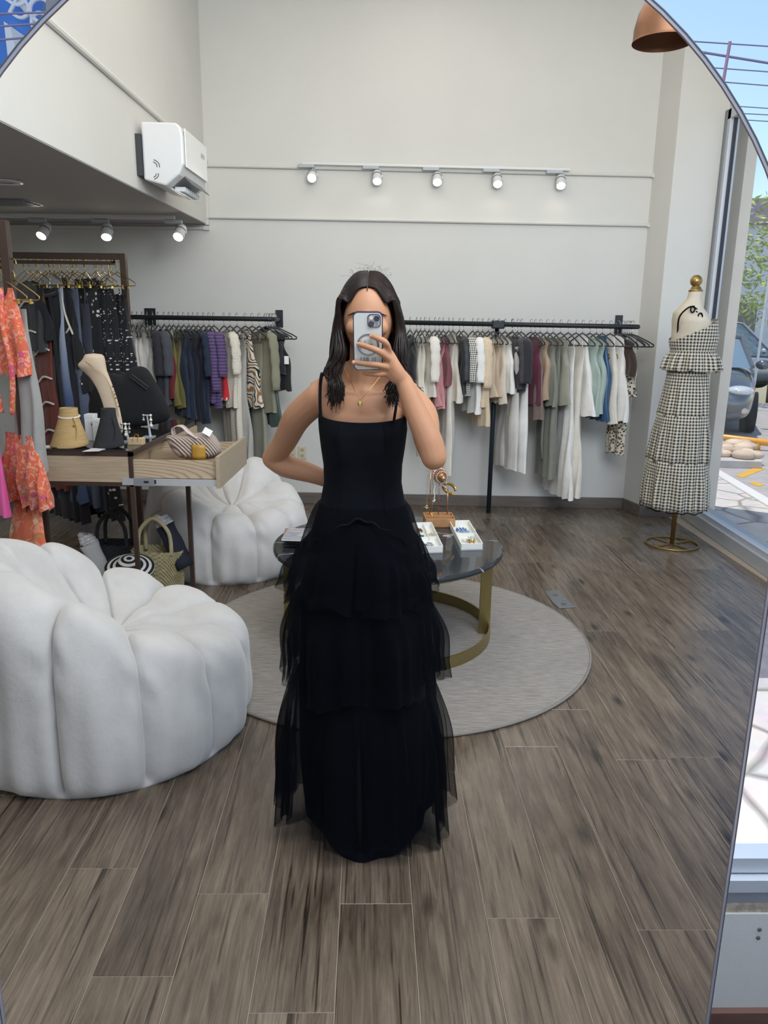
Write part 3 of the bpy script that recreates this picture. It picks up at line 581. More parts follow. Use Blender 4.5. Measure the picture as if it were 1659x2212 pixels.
# white trays
TRAY = mat('tray_white', '#e6e7e2', .45)
def tray(label, pts, div, items):
    a, b_, d_ = [onT(*p) for p in pts]      # near-left, near-right, far-left corners on the table
    u_ = (b_ - a); w = u_.length; u_.normalize(); v_ = (d_ - a); dl = v_.length; v_.normalize()
    M = Matrix.Translation(a) @ Matrix((u_, v_, Vector((0, 0, 1)))).transposed().to_4x4(); hz = .034
    t = thing('jewelry_tray', label, 'tray', M @ Vector((w / 2, dl / 2, 0)), 'white trays on the coffee table')
    MB().box((0, 0, 0), (w, dl, .005), M).build('tray_bottom', TRAY, t)
    for lo, hi in (((0, 0, 0), (w, .005, hz)), ((0, dl - .005, 0), (w, dl, hz)), ((0, 0, 0), (.005, dl, hz)), ((w - .005, 0, 0), (w, dl, hz))): MB().box(lo, hi, M).build('tray_wall', TRAY, t, bevel=.001)
    for lo, hi in div: MB().box((lo[0] * w, lo[1] * dl, 0), (hi[0] * w + .003, hi[1] * dl + .003, hz * .8), M).build('tray_divider', TRAY, t)
    for nm, lb, cat, cx, cy, mm, n, sp, sz, ringr in items:
        b2 = MB(); c = M @ Vector((cx * w, cy * dl, .006))
        for k in range(n):
            if ringr: A = 2 * PI * k / n; q = c + Vector((ringr * math.cos(A), ringr * .8 * math.sin(A), sz + .004 * (k % 3)))
            else: q = c + Vector((random.uniform(-sp, sp), random.uniform(-sp, sp), sz + random.uniform(0, .01)))
            b2.ball(q, sz * random.uniform(.8, 1.2), 6, 4)
        tag(b2.build(nm, mm, sm=True), lb, cat, 'jewelry in the white trays')
BLUEB = mat('blue_bead', '#4b74ad', .25); SILV = mat('silver', '#b8bcc0', .18, .9); GREENB = mat('green_bead', '#2f6b57', .3); BROWNB = mat('brown_bead', '#5a3c30', .35)
tray('white jewelry tray holding blue beads, the one farther from the dress', [(995, 1189), (1043, 1188), (970, 1137)], [((0, .47), (1, .47))],
     [('bead_bracelet', 'blue bead bracelet lying in the white tray', 'bracelet', .45, .72, BLUEB, 26, 0, .0045, .026), ('bead_bracelet', 'pale blue bead strand beside the blue bracelet', 'bracelet', .62, .66, mat('pale_bead', '#a9bccf', .25), 20, 0, .004, .018),
      ('ring', 'gold rings heaped in front compartment of tray', 'ring', .6, .22, GOLD, 12, .02, .006, 0), ('earring', 'pearl earrings heaped beside the gold rings', 'earring', .4, .28, PEARL, 10, .02, .006, 0), ('earring', 'crystal earrings at the back of heap', 'earring', .7, .36, CRYS, 8, .016, .005, 0)])
tray('white jewelry tray holding a silver chain, beside the dress', [(910, 1196), (957, 1194), (890, 1142)], [((0, .42), (1, .42)), ((.55, .42), (.55, 1))],
     [('chain', 'coiled silver chain in front compartment of tray', 'necklace', .45, .2, SILV, 34, .022, .0045, 0), ('earring', 'brown drop earrings in the tray beside the dress', 'earring', .3, .8, BROWNB, 9, .014, .006, 0), ('earring', 'green bead earrings in the tray beside the dress', 'earring', .25, .55, GREENB, 9, .012, .005, 0), ('earring', 'pale gold earrings in the narrow tray compartment', 'earring', .78, .62, PGOLD, 9, .013, .004, 0)])
# magazines
for i in range(7):
    q0 = onT(608 + (i % 2) * 2, 1168, ZT_ + i * .0095); a = q0 + Vector((.005 * (i % 3), .0, 0)); ang = (-.05, .04, -.02, .07, 0, .05, -.03)[i]
    M = Matrix.Translation((a.x, a.y, ZT_ + i * .0095)) @ Matrix.Rotation(ang, 4, 'Z')
    mg = thing('magazine', ['bottom magazine of the stack on the coffee table', 'second magazine from bottom of the stack', 'third magazine from bottom of the stack', 'middle magazine of the stack on coffee table', 'third magazine from top of the stack', 'second magazine from top of the stack', 'top magazine of the stack with orange and blue cover'][i], 'magazine', a, 'magazines stacked on the table')
    MB().box((0, 0, .0006), (.27, .20, .0082), M).build('pages', mat('paper', '#d9d8d4', .7), mg)
    cm = mat('magazine_cover_%d' % i, ['#3f6f92', '#9fb4c2', '#2f5d80', '#c98e72', '#4d86a8', '#8fb3c8', '#4a7d9f'][i], .25, var=0, col2=['#d9cfc6', '#3e6d8e', '#c8a28c', '#355f80', '#e0b49c', '#40627d', '#c9b3a4'][i], vscale=14, stretch=(1, 3, 1))
    MB().box((-.001, -.001, .0082), (.271, .201, .0092), M).build('cover', cm, mg); MB().box((-.001, -.001, .0), (.271, .201, .0007), M).build('back_cover', cm, mg)
# ================================================================== FIXTURES
APPW = mat('appliance_white', '#dfe0e0', .35); APPG = mat('appliance_grey', '#6c7075', .4); BLACKP = mat('black_plastic', '#202226', .4)
# ---- air conditioner on the mezzanine front
y0, y1 = 4.92, 5.50; x0 = BX; z0, z1 = 2.372, 2.69
ac = thing('air_conditioner', 'white split air conditioner on mezzanine front', 'air conditioner', (x0 + .12, (y0 + y1) / 2, z0))
pr = [(.0, .0), (.13, -.035), (.215, .03), (.245, .09), (.245, .24), (.235, .29), (.21, .315), (.0, .32)]
m = MB(); m.v = []; nn = len(pr)
m.add([Vector((x0 + .035 + a, y, z0 + b_)) for y in (y0, y1) for a, b_ in pr], [tuple(range(nn)), tuple(range(2 * nn - 1, nn - 1, -1))] + [(i, nn + i, nn + (i + 1) % nn, (i + 1) % nn) for i in range(nn)])
m.build('housing', APPW, ac, bevel=.012)
MB().box((x0, y0 - .012, z0 + .02), (x0 + .035, y1, z0 + .25)).build('mounting_plate', DARKGAP, ac)
fr = MB().box((x0 + .282, y0 + .03, z0 + .075), (x0 + .289, y1 - .03, z0 + .29)).build('front_panel', mat('ac_panel', '#eceded', .25), ac, bevel=.003)
vt = MB(); vt.add([Vector((x0 + a, y, z)) for y in (y0 + .10, y1 - .06) for a, z in ((.175, z0 - .029), (.253, z0 + .032), (.240, z0 + .045), (.165, z0 - .015))], [(0, 1, 2, 3), (7, 6, 5, 4), (0, 4, 5, 1), (1, 5, 6, 2), (2, 6, 7, 3), (3, 7, 4, 0)]); vt.build('air_outlet', APPG, ac)
fp = MB(); fp.add([Vector((x0 + a, y, z)) for y in (y0 + .10, y1 - .06) for a, z in ((.17, z0 - .035), (.255, z0 - .075), (.258, z0 - .070), (.172, z0 - .028))], [(0, 1, 2, 3), (7, 6, 5, 4), (0, 4, 5, 1), (1, 5, 6, 2), (2, 6, 7, 3), (3, 7, 4, 0)]); fp.build('louver_flap', APPW, ac)
fp = MB(); fp.add([Vector((x0 + a, y, z)) for y in (y0 + .10, y1 - .06) for a, z in ((.255, z0 + .03), (.30, z0 - .012), (.302, z0 - .006), (.258, z0 + .038))], [(0, 1, 2, 3), (7, 6, 5, 4), (0, 4, 5, 1), (1, 5, 6, 2), (2, 6, 7, 3), (3, 7, 4, 0)]); fp.build('louver_flap', APPG, ac)
for i in range(8):
    y = y0 + .13 + i * .047; MB().box((x0 + .185, y, z0 - .045), (x0 + .25, y + .014, z0 - .02)).build('louver_vane', APPW, ac)
for i, (dz, r) in enumerate(((.075, .03), (.075, .045), (.03, .022), (.03, .036))):
    c = Vector((x0 + .09, y0 - .0005, z0 + dz)); MB().tube([c + Vector((r * math.cos(a), -.001, r * .8 * math.sin(a) * (1 if dz > .05 else -1) * 1)) for a in [-.2 + 1.5 * k / 8 for k in range(9)]], .0022, 4).build('side_mark', BLACKP, ac)
MB().box((x0 + .289, y1 - .2, z0 + .20), (x0 + .2905, y1 - .1, z0 + .225)).build('badge', mat('badge_grey', '#b9bdc2', .3, .5), ac)
# ---- track spot lights
LED = mat('led_face', '#fff8ec', .3, emit='#fff4e4', estr=30); TRK = mat('track_white', '#d5d6d7', .4)
def spot(name, label, base, aim, group, power=5, s=1.0):
    """base: point on the track; body hangs below it and shines along aim"""
    base = Vector(base); aim = Vector(aim).normalized(); t = thing(name, label, 'spotlight', base + Vector((0, 0, -.12)), group)
    MB().cbox(base + Vector((-.05, 0, -.014)), (.13, .034, .026)).build('adapter', mat('adapter_grey', '#aab0b5', .45), t, bevel=.003)
    k = base + Vector((0, 0, -.028)); c = k + Vector((0, -.015, -.05 * s))
    MB().tube([k, k + Vector((0, 0, -.02)), c + Vector((.034 * s, 0, .01)), c + Vector((.036 * s, 0, -.01))], .006, 6).build('yoke', TRK, t, sm=True)
    M = Matrix.Translation(c) @ aim.to_track_quat('Z', 'Y').to_matrix().to_4x4()
    MB().lathe([(.012, -.055 * s), (.026 * s, -.05 * s), (.032 * s, -.03 * s), (.034 * s, .03 * s), (.030 * s, .045 * s), (.028 * s, .042 * s)], 18, M).build('lamp_body', TRK, t, sm=True)
    MB().lathe([(.002, .043 * s), (.0275 * s, .043 * s), (.0265 * s, .047 * s), (.002, .049 * s)], 18, M).build('lamp_face', LED, t)
    MB().lathe([(.0345 * s, -.012 * s), (.0352 * s, -.012 * s), (.0352 * s, -.006 * s), (.0345 * s, -.006 * s)], 18, M, caps=False).build('vent_slot', APPG, t)
    l = bpy.data.lights.new('spot_beam', 'SPOT'); l.energy = power; l.color = (1, .93, .82); l.spot_size = 1.5; l.spot_blend = .7; l.shadow_soft_size = .025
    lo_ = bpy.data.objects.new('spot_beam', l); COL.objects.link(lo_); lo_.parent = t; lo_.location = (c + aim * .05 * s) - wloc(t); lo_.rotation_euler = aim.to_track_quat('-Z', 'Y').to_euler()
    return t
ORD = ['first', 'second', 'third', 'fourth', 'fifth', 'sixth', 'seventh', 'eighth', 'ninth', 'tenth']
trk = tag(MB().box((-.80, YB - .062, 2.752), (1.31, YB - .028, 2.772), Matrix.Translation((.25, 0, 2.75)) @ Matrix.Rotation(.0125, 4, 'Y') @ Matrix.Translation((-.25, 0, -2.755))).build('light_track', TRK, bevel=.002), 'white light track across the white wall carrying five spotlights', 'light track')
for i, (x, y) in enumerate(((675, 350), (815, 355), (945, 357), (1075, 362), (1212, 367))):
    p = atY(x, y, YB - .045); spot('track_spotlight', ['white spotlight on wall track nearest the mezzanine, glaring brightest', 'second white spotlight on the wall track from the mezzanine', 'middle white spotlight on the wall track', 'fourth white spotlight on the wall track from the mezzanine', 'white spotlight on wall track nearest the street window'][i], (p.x, YB - .045, 2.765 - .0125 * (p.x + .8)), [(.0, -.9, -.55), (.05, -.7, -.8), (.0, -.75, -.7), (.02, -.7, -.75), (-.04, -.7, -.8)][i], 'spotlights on the wall track', 4, 1.15)
tag(MB().box((-3.3, 6.05, ZM - .028), (-1.70, 6.085, ZM)).build('light_track', TRK), 'white light track under the mezzanine ceiling', 'light track')
for i, (x, lb) in enumerate(((97, 'white spotlight under the mezzanine nearest the brown rack post'), (232, 'middle white spotlight under the mezzanine above the clothes rack'), (390, 'white spotlight under the mezzanine nearest its front edge'))):
    p = atY(x, 495, 6.07); spot('ceiling_spotlight', lb, (p.x, 6.07, ZM - .03), [(-.2, -.75, -.8), (.12, -.7, -.9), (-.12, -.8, -.7)][i], 'spotlights under the mezzanine', 6, 1.25)
dn = thing('recessed_downlight', 'round recessed downlight in the low mezzanine ceiling', 'downlight', atY(8, 393, 4.6).xyz * 1)
c = fl(8, 393, ZM - .004); dn.location = c
MB().lathe([(.06, .0), (.10, -.004), (.105, 0), (.10, .003), (.06, .003)], 28, Matrix.Translation(c), caps=False).build('trim_ring', APPW, dn, sm=True); MB().lathe([(.002, .0025), (.062, .0025), (.062, .003), (.002, .003)], 24, Matrix.Translation(c)).build('diffuser', mat('diffuser_off', '#b9bcc0', .4), dn)
c = fl(5, 437, ZM - .004); vn = thing('ceiling_vent', 'grey slatted vent in the low mezzanine ceiling', 'vent', c)
for i in range(6): MB().box((c.x - .30, c.y - .12 + i * .045, c.z - .008), (c.x + .2, c.y - .10 + i * .045, c.z + .003)).build('slat', mat('vent_grey', '#8b8f94', .4, .5), vn)
MB().box((c.x - .32, c.y - .15, c.z + .001), (c.x + .22, c.y + .17, c.z + .004)).build('vent_frame', APPG, vn)
# ---- wall outlets
OUT = mat('outlet_cream', '#cfc5ab', .45)
for i, (x, y, lb) in enumerate(((653, 978, 'cream double wall outlet beside her elbow, the right one of two'), (631, 977, 'cream double wall outlet half hidden behind her elbow'), (1074, 987, 'cream double wall outlet beside the black rack post'), (1092, 913, 'cream blank wall plate above the outlet, behind the trousers'))):
    p = atY(x, y, YB - .004); o_ = thing('wall_outlet', lb, 'outlet', (p.x, YB - .004, p.z - .055), 'outlets on the white wall')
    MB().cbox(p, (.072, .008, .115)).build('cover_plate', OUT, o_, bevel=.003)
    if i < 3:
        for dz in (-.026, .026):
            s_ = MB().cbox(p + Vector((0, -.004, dz)), (.034, .004, .030)).build('socket', mat('socket_cream', '#c0b596', .4), o_, bevel=.004)
            for dx in (-.007, .007): MB().cbox(p + Vector((dx, -.0065, dz + .004)), (.0025, .002, .009)).build('slot', BLACKP, s_)
            MB().cbox(p + Vector((0, -.0065, dz - .008)), (.005, .002, .005)).build('slot', BLACKP, s_)
    else: MB().cbox(p + Vector((0, -.004, 0)), (.02, .004, .035)).build('switch', mat('socket_cream', '#c0b596', .4), o_)
# ---- copper pendant lamp
c = atY(1432, 92, 3.6); pd = thing('pendant_lamp', 'copper dome pendant lamp hanging by the street window', 'pendant lamp', (c.x, c.y, c.z))
COP = mat('copper', '#8a644c', .42, .8, var=.08); R_ = .125
MB().lathe([(R_, 0), (R_ - .003, .012), (R_ * .97, .05), (R_ * .86, .11), (R_ * .62, .165), (R_ * .3, .195), (.02, .205), (.02, .202), (R_ * .3 - .003, .19), (R_ * .6, .16), (R_ * .84, .107), (R_ * .95, .05), (R_ - .005, .002)], 36, Matrix.Translation(c), caps=False).build('shade', COP, pd, sm=True)
MB().cyl(c + Vector((0, 0, .2)), c + Vector((0, 0, .25)), .018, n=12).build('cap', COP, pd, sm=True); MB().cyl((c.x, c.y, c.z + .25), (c.x, c.y, ZC), .004, n=6).build('cord', BLACKP, pd)
MB().ball(c + Vector((0, 0, .10)), (.03, .03, .045), 12, 8).build('bulb', mat('bulb_off', '#d8cfc4', .1, trans=.4), pd, sm=True)
# ================================================================== DESK WITH DRAWERS
BRN = mat('brown_metal', '#4a3a33', .45, .3, var=.06); OAK = mat('pale_oak', '#b9a58c', .55, col2='#a8937a', vscale=5, stretch=(1, 1, 16), bump=.05)
def oak_grain():
    m, nt, L, b = custom('oak_cathedral'); tc = nd(nt, 'ShaderNodeTexCoord'); mpn = nd(nt, 'ShaderNodeMapping'); mpn.inputs['Scale'].default_value = (2.2, 1, 9); L.new(tc.outputs['Object'], mpn.inputs[0])
    w = nd(nt, 'ShaderNodeTexWave', wave_type='RINGS', rings_direction='Y', i_Scale=2.3, i_Distortion=3.2, i_Detail=3.); w.inputs['Detail Scale'].default_value = 1.2; L.new(mpn.outputs[0], w.inputs['Vector'])
    r = nd(nt, 'ShaderNodeValToRGB'); L.new(w.outputs['Fac'], r.inputs[0]); e = r.color_ramp.elements; e[0].position = .1; e[0].color = lin('#a38e74'); e[1].position = .35; e[1].color = lin('#c0ab90'); L.new(r.outputs[0], b.inputs['Base Color']); b.inputs['Roughness'].default_value = .55; return m
OAKG = oak_grain()
DX0, DX1, DY0, DY1, DZ = -1.865, -1.37, 3.885, 5.16, .895
dk = thing('console_desk', 'brown metal console desk with oak drawers and glass top', 'desk', ((DX0 + DX1) / 2, (DY0 + DY1) / 2, 0)); s_ = .022
for x, y in ((DX0, DY0), (DX1 - s_, DY0), (DX0, DY1 - s_), (DX1 - s_, DY1 - s_)): MB().box((x, y, 0), (x + s_, y + s_, DZ)).build('leg', BRN, dk, bevel=.001)
for z in (DZ - s_, .715):
    for lo, hi in (((DX0, DY0, z), (DX1, DY0 + s_, z + s_)), ((DX0, DY1 - s_, z), (DX1, DY1, z + s_)), ((DX0, DY0, z), (DX0 + s_, DY1, z + s_)), ((DX1 - s_, DY0, z), (DX1, DY1, z + s_))): MB().box(lo, hi).build('frame_rail', BRN, dk)
lg = fl(418, 1283); MB().box((lg.x - .012, lg.y - .012, 0), (lg.x + .012, lg.y + .012, .70)).build('leg', BRN, dk); MB().box((DX1, lg.y - .01, .676), (lg.x + .012, lg.y + .01, .70)).build('frame_rail', BRN, dk)
MB().box((DX0 + s_, DY0 + .002, .737), (DX1 - s_, DY0 + .02, DZ - s_)).build('end_panel', OAK, dk)
MB().box((DX0 + .004, DY0 + s_, .737), (DX0 + .02, DY1 - s_, DZ - s_)).build('back_panel', OAK, dk)
MB().box((DX0 + s_, DY0 + s_, .730), (DX1 - s_, DY1 - s_, .737)).build('bottom_panel', OAK, dk)
MB().box((DX0 + .02, DY0 + .70, .737), (DX1 - .02, DY0 + .72, DZ - s_)).build('partition', OAK, dk)
GT, nt, L, b = custom('smoked_glass_top'); b.inputs['Base Color'].default_value = lin('#2c2a29'); b.inputs['Roughness'].default_value = .05; b.inputs['Specular IOR Level'].default_value = .6
MB().box((DX0 + .004, DY0 + .004, DZ), (DX1 - .004, DY1 - .004, DZ + .008)).build('glass_top', GT, dk, bevel=.001)
# closed far drawer and the open near drawer
MB().box((DX1 - .002, DY0 + .735, .742), (DX1 + .016, DY1 - .03, DZ - .026)).build('drawer_front', OAK, dk, bevel=.001)
dw = thing('open_drawer', None, None, (0, 0, 0)); dw.parent = dk; dw.name = 'drawer'
dw.location = Vector((DX1, DY0, .74)) - wloc(dk)
ex = .435; ya, yb = DY0 + .012, DY0 + .66; xa, xb = DX1 - .06, DX1 + ex; za, zb = .745, .855
MB().box((xa, ya, za), (xb, ya + .014, zb)).build('drawer_side', OAKG, dw); MB().box((xa, yb - .014, za), (xb, yb, zb)).build('drawer_side', OAKG, dw)
MB().box((xa, ya, za + .008), (xb, yb, za + .016)).build('drawer_bottom', OAK, dw); MB().box((xa, ya, za), (xa + .014, yb, zb)).build('drawer_back', OAK, dw)
MB().box((xb, ya - .03, za - .028), (xb + .020, yb + .03, zb + .028)).build('drawer_front', mat('oak_front', '#ab9a82', .5, var=.06, stretch=(1, 1, 12)), dw, bevel=.001)
MB().box((xa + .02, ya + .40, za + .016), (xb, ya + .412, zb - .02)).build('drawer_divider', OAK, dw)
STEEL = mat('slide_steel', '#c4c7ca', .3, .4); MB().box((xa, ya - .013, za - .022), (xb, ya - .002, za + .014)).build('drawer_slide', STEEL, dw)
MB().box((xa + .06, ya - .016, za - .026), (xa + .17, ya - .012, za + .018)).build('slide_carriage', mat('slide_dark', '#a3a7ab', .3, .5), dw, bevel=.002); MB().box((xa + .115, ya - .019, za - .008), (xa + .14, ya - .015, za + .002)).build('slide_latch', BLACKP, dw)
MB().box((xa + .17, ya - .018, za - .012), (xa + .178, ya - .012, za + .008)).build('slide_latch', BLACKP, dw)
MB().box((xa, yb + .002, za - .022), (xb, yb + .013, za + .014)).build('drawer_slide', STEEL, dw)
# ---- near tall brown rack post frame (left) and the far rack frame
nr = thing('garment_rack', 'tall brown metal garment rack holding the orange floral dress', 'garment rack', (-1.92, 3.90, 0)); s2 = .042
NY = 3.84; NX = -1.885
MB().box((NX - s2, NY, 0), (NX, NY + s2, 2.01)).build('post', BRN, nr, bevel=.002); MB().box((-3.2, NY, 2.01 - s2), (NX - s2, NY + s2, 2.01)).build('top_bar', BRN, nr); MB().box((-3.2, NY, 0), (-3.2 + s2, NY + s2, 2.01)).build('post', BRN, nr)
MB().cyl((-3.16, NY + .02, 1.80), (NX - s2, NY + .02, 1.80), .011, n=8).build('hanging_rail', BRN, nr)
FY = 5.58; fx = atY(277, 660, FY).x; fzt = 2.0
fr_ = thing('garment_rack', 'tall brown metal garment rack holding polka dot and blue dresses', 'garment rack', (fx - .5, FY, 0))
MB().box((fx - s2, FY, 0), (fx, FY + s2, fzt)).build('post', BRN, fr_, bevel=.002); MB().box((-3.2, FY, fzt - s2), (fx - s2, FY + s2, fzt)).build('top_bar', BRN, fr_); MB().box((-3.2, FY, 0), (-3.2 + s2, FY + s2, fzt)).build('post', BRN, fr_)
FR = atY(150, 567, FY + .02).z
MB().box((-3.16, FY + .012, FR - .012), (fx - s2 - .04, FY + .03, FR + .012)).build('hanging_rail', BRN, fr_); MB().box((fx - s2 - .06, FY + .012, FR), (fx - s2 - .04, FY + .03, fzt - s2)).build('rail_hanger', BRN, fr_)
# ---- wall rails
RY = 6.30; BLK = mat('black_pipe', '#23282b', .45, .2)
lr = thing('clothes_rail', 'black pipe clothes rail on the white wall behind her elbow', 'clothes rail', (-1.6, RY, 1.57))
xe = atY(590, 690, RY).x
MB().tube([(-2.6, RY, 1.572), (xe - .04, RY, 1.570)] + [(xe - .04 + .04 * math.sin(a), RY + .04 - .04 * math.cos(a), 1.57) for a in [PI / 2 * k / 6 for k in range(1, 7)]] + [(xe, YB - .01, 1.57)], .019, 12).build('pipe', BLK, lr, sm=True)
MB().box((xe - .025, YB - .012, 1.505), (xe + .035, YB, 1.645)).build('wall_plate', BLK, lr); x_ = atY(300, 690, RY).x
MB().box((x_ - .045, YB - .012, 1.505), (x_ + .045, YB, 1.645)).build('wall_plate', BLK, lr); MB().cyl((x_, RY, 1.572), (x_, YB - .01, 1.572), .019, n=12).build('wall_arm', BLK, lr)
rr_ = thing('clothes_rail', 'long black pipe clothes rail with floor post by the window column', 'clothes rail', (.9, RY, 0))
xr = atY(1385, 708, RY).x
MB().tube([(-.25, RY, 1.56), (xr - .06, RY, 1.55)] + [(xr - .06 + .045 * math.sin(a), RY + .045 - .045 * math.cos(a), 1.55) for a in [PI * k / 10 for k in range(1, 11)]] + [(xr - .10, RY + .09, 1.55)], .019, 12).build('pipe', BLK, rr_, sm=True)
MB().box((xr - .13, YB - .012, 1.49), (xr - .07, YB, 1.64)).build('wall_plate', BLK, rr_); MB().cyl((xr - .10, RY + .09, 1.55), (xr - .10, YB - .01, 1.55), .019, n=12).build('wall_arm', BLK, rr_)
xm = fl(1058, 1085).x * (RY / fl(1058, 1085).y); MB().cyl((xm, RY + .06, 0), (xm, RY + .06, 1.56), .019, n=12).build('floor_post', mat('post_blueblack', '#1f2f3a', .45, .2), rr_, sm=True)
MB().box((xm - .05, RY - .022, 1.52), (xm + .05, RY + .08, 1.585)).build('joint_clamp', BLK, rr_, bevel=.01)
# ================================================================== CLOTHES
def patt(name, kind, ca, cb, scale=1., cc=None, rough=.85):
    if name in MATS: return MATS[name]
    m, nt, L, b = custom(name); b.inputs['Roughness'].default_value = rough; b.inputs['Sheen Weight'].default_value = .15
    tc = nd(nt, 'ShaderNodeTexCoord'); V = tc.outputs['Object']
    def math_(op, a, bb=None):
        n = nd(nt, 'ShaderNodeMath', operation=op)
        for i, q in enumerate((a, bb)):
            if q is None: continue
            if isinstance(q, (int, float)): n.inputs[i].default_value = q
            else: L.new(q, n.inputs[i])
        return n.outputs[0]
    def mix(fac, a, c):
        n = nd(nt, 'ShaderNodeMix', data_type='RGBA'); L.new(fac, n.inputs[0]) if not isinstance(fac, float) else None
        for i, q in ((6, a), (7, c)):
            if isinstance(q, str): n.inputs[i].default_value = lin(q)
            else: L.new(q, n.inputs[i])
        return n.outputs[2]
    sp = nd(nt, 'ShaderNodeSeparateXYZ'); L.new(V, sp.inputs[0])
    if kind == 'gingham_uv':
        su = nd(nt, 'ShaderNodeSeparateXYZ'); L.new(tc.outputs['UV'], su.inputs[0])
        gx = math_('GREATER_THAN', math_('FRACT', math_('MULTIPLY', su.outputs[0], scale)), .5); gz = math_('GREATER_THAN', math_('FRACT', math_('MULTIPLY', su.outputs[1], scale)), .5)
        out = mix(math_('MULTIPLY', math_('ADD', gx, gz), .5), ca, cb)
    elif kind == 'gingham':
        # round garments: angle-like coordinate from x+y keeps the checks running on both faces
        gx = math_('GREATER_THAN', math_('FRACT', math_('MULTIPLY', math_('ADD', sp.outputs[0], sp.outputs[1]), scale)), .5); gz = math_('GREATER_THAN', math_('FRACT', math_('MULTIPLY', sp.outputs[2], scale)), .5)
        out = mix(math_('MULTIPLY', math_('ADD', gx, gz), .5), ca, cb)
    elif kind == 'dots':
        mp_ = nd(nt, 'ShaderNodeMapping'); mp_.inputs['Scale'].default_value = (scale, scale * .5, scale); L.new(V, mp_.inputs[0])
        mp_.inputs['Scale'].default_value = (scale, 0, scale); v = nd(nt, 'ShaderNodeTexVoronoi', i_Scale=1., i_Randomness=.75); L.new(mp_.outputs[0], v.inputs['Vector']); out = mix(math_('LESS_THAN', v.outputs['Distance'], .27), ca, cb)
    elif kind == 'stripes':
        n = nd(nt, 'ShaderNodeTexNoise', i_Scale=4.); L.new(V, n.inputs['Vector']); k = math_('ADD', math_('MULTIPLY', sp.outputs[2], scale), math_('MULTIPLY', math_('ADD', sp.outputs[0], n.outputs['Fac']), scale * .5))
        f = math_('FRACT', k); out = mix(math_('GREATER_THAN', f, .55), ca, cb); out = mix(math_('GREATER_THAN', math_('FRACT', math_('MULTIPLY', k, .5)), .78), out, cc or cb)
    elif kind == 'hstripes':
        f = math_('FRACT', math_('MULTIPLY', sp.outputs[2], scale)); out = mix(math_('GREATER_THAN', f, .62), ca, cb)
    elif kind == 'leopard':
        v = nd(nt, 'ShaderNodeTexVoronoi', i_Scale=scale); L.new(V, v.inputs['Vector']); n = nd(nt, 'ShaderNodeTexNoise', i_Scale=scale * 1.4); L.new(V, n.inputs['Vector'])
        d = math_('ADD', v.outputs['Distance'], math_('MULTIPLY', n.outputs['Fac'], .3)); out = mix(math_('LESS_THAN', d, .30), ca, cc or cb); r1 = math_('MULTIPLY', math_('GREATER_THAN', d, .34), math_('LESS_THAN', d, .56)); out = mix(r1, out, cb)
    elif kind == 'floral':
        v = nd(nt, 'ShaderNodeTexVoronoi', i_Scale=scale); L.new(V, v.inputs['Vector']); n = nd(nt, 'ShaderNodeTexNoise', i_Scale=scale * 2.2, i_Detail=4., i_Distortion=1.); L.new(V, n.inputs['Vector'])
        out = mix(math_('GREATER_THAN', n.outputs['Fac'], .54), ca, cb); out = mix(math_('LESS_THAN', math_('ADD', v.outputs['Distance'], math_('MULTIPLY', n.outputs['Fac'], .35)), .42), out, cc); out = mix(math_('LESS_THAN', n.outputs['Fac'], .36), out, '#a3a05c')
    elif kind == 'lace':
        v = nd(nt, 'ShaderNodeTexVoronoi', i_Scale=scale, i_Randomness=.3); L.new(V, v.inputs['Vector']); out = mix(math_('LESS_THAN', v.outputs['Distance'], .22), ca, cb)
        bp = nd(nt, 'ShaderNodeBump', i_Strength=.6, i_Distance=.004); L.new(v.outputs['Distance'], bp.inputs['Height']); L.new(bp.outputs[0], b.inputs['Normal'])
    elif kind == 'ombre':
        f = math_('MULTIPLY', math_('ADD', sp.outputs[2], .25), -1 / .7); out = mix(math_('MINIMUM', math_('MAXIMUM', f, 0.), 1.), ca, cb)
    L.new(out, b.inputs['Base Color']); return m
def cloth(c, rough=.85): return mat('cloth_' + c.strip('#'), c, rough, var=.07, vscale=8, bump=.1, bscale=30, sheen=.2)
VELV = mat('black_velvet', '#17191c', .9, sheen=.3); CHROME = mat('chrome_wire', '#b4b8bc', .25, .95)
def hanger_proto(name, label, group, mf, mw, w=.205, gold=False):
    t = thing(name, label, 'hanger', (0, 0, 0), group)
    h = [(.025 * math.cos(a), 0, .025 * math.sin(a)) for a in [math.radians(d) for d in range(-25, 200, 25)]] + [(-.012, 0, -.034), (0, 0, -.05), (0, 0, -.078)]
    MB().tube(h, .0022 if not gold else .003, 5).build('hook', mw, t, sm=True, local=True)
    fr = [(0, 0, -.076), (.05, 0, -.09), (w * .8, 0, -.135), (w, 0, -.155), (w, 0, -.166), (w * .9, 0, -.17), (0, 0, -.17), (-w * .9, 0, -.17), (-w, 0, -.166), (-w, 0, -.155), (-w * .8, 0, -.135), (-.05, 0, -.09)]
    MB().tube(fr, .0055 if not gold else .003, 6, closed=True).build('frame', mf, t, sm=True, local=True)
    if gold:
        for sx in (-1, 1): MB().box((sx * .12 - .006, -.006, -.188), (sx * .12 + .006, .006, -.165)).build('clip', mw, t, local=True)
    return t
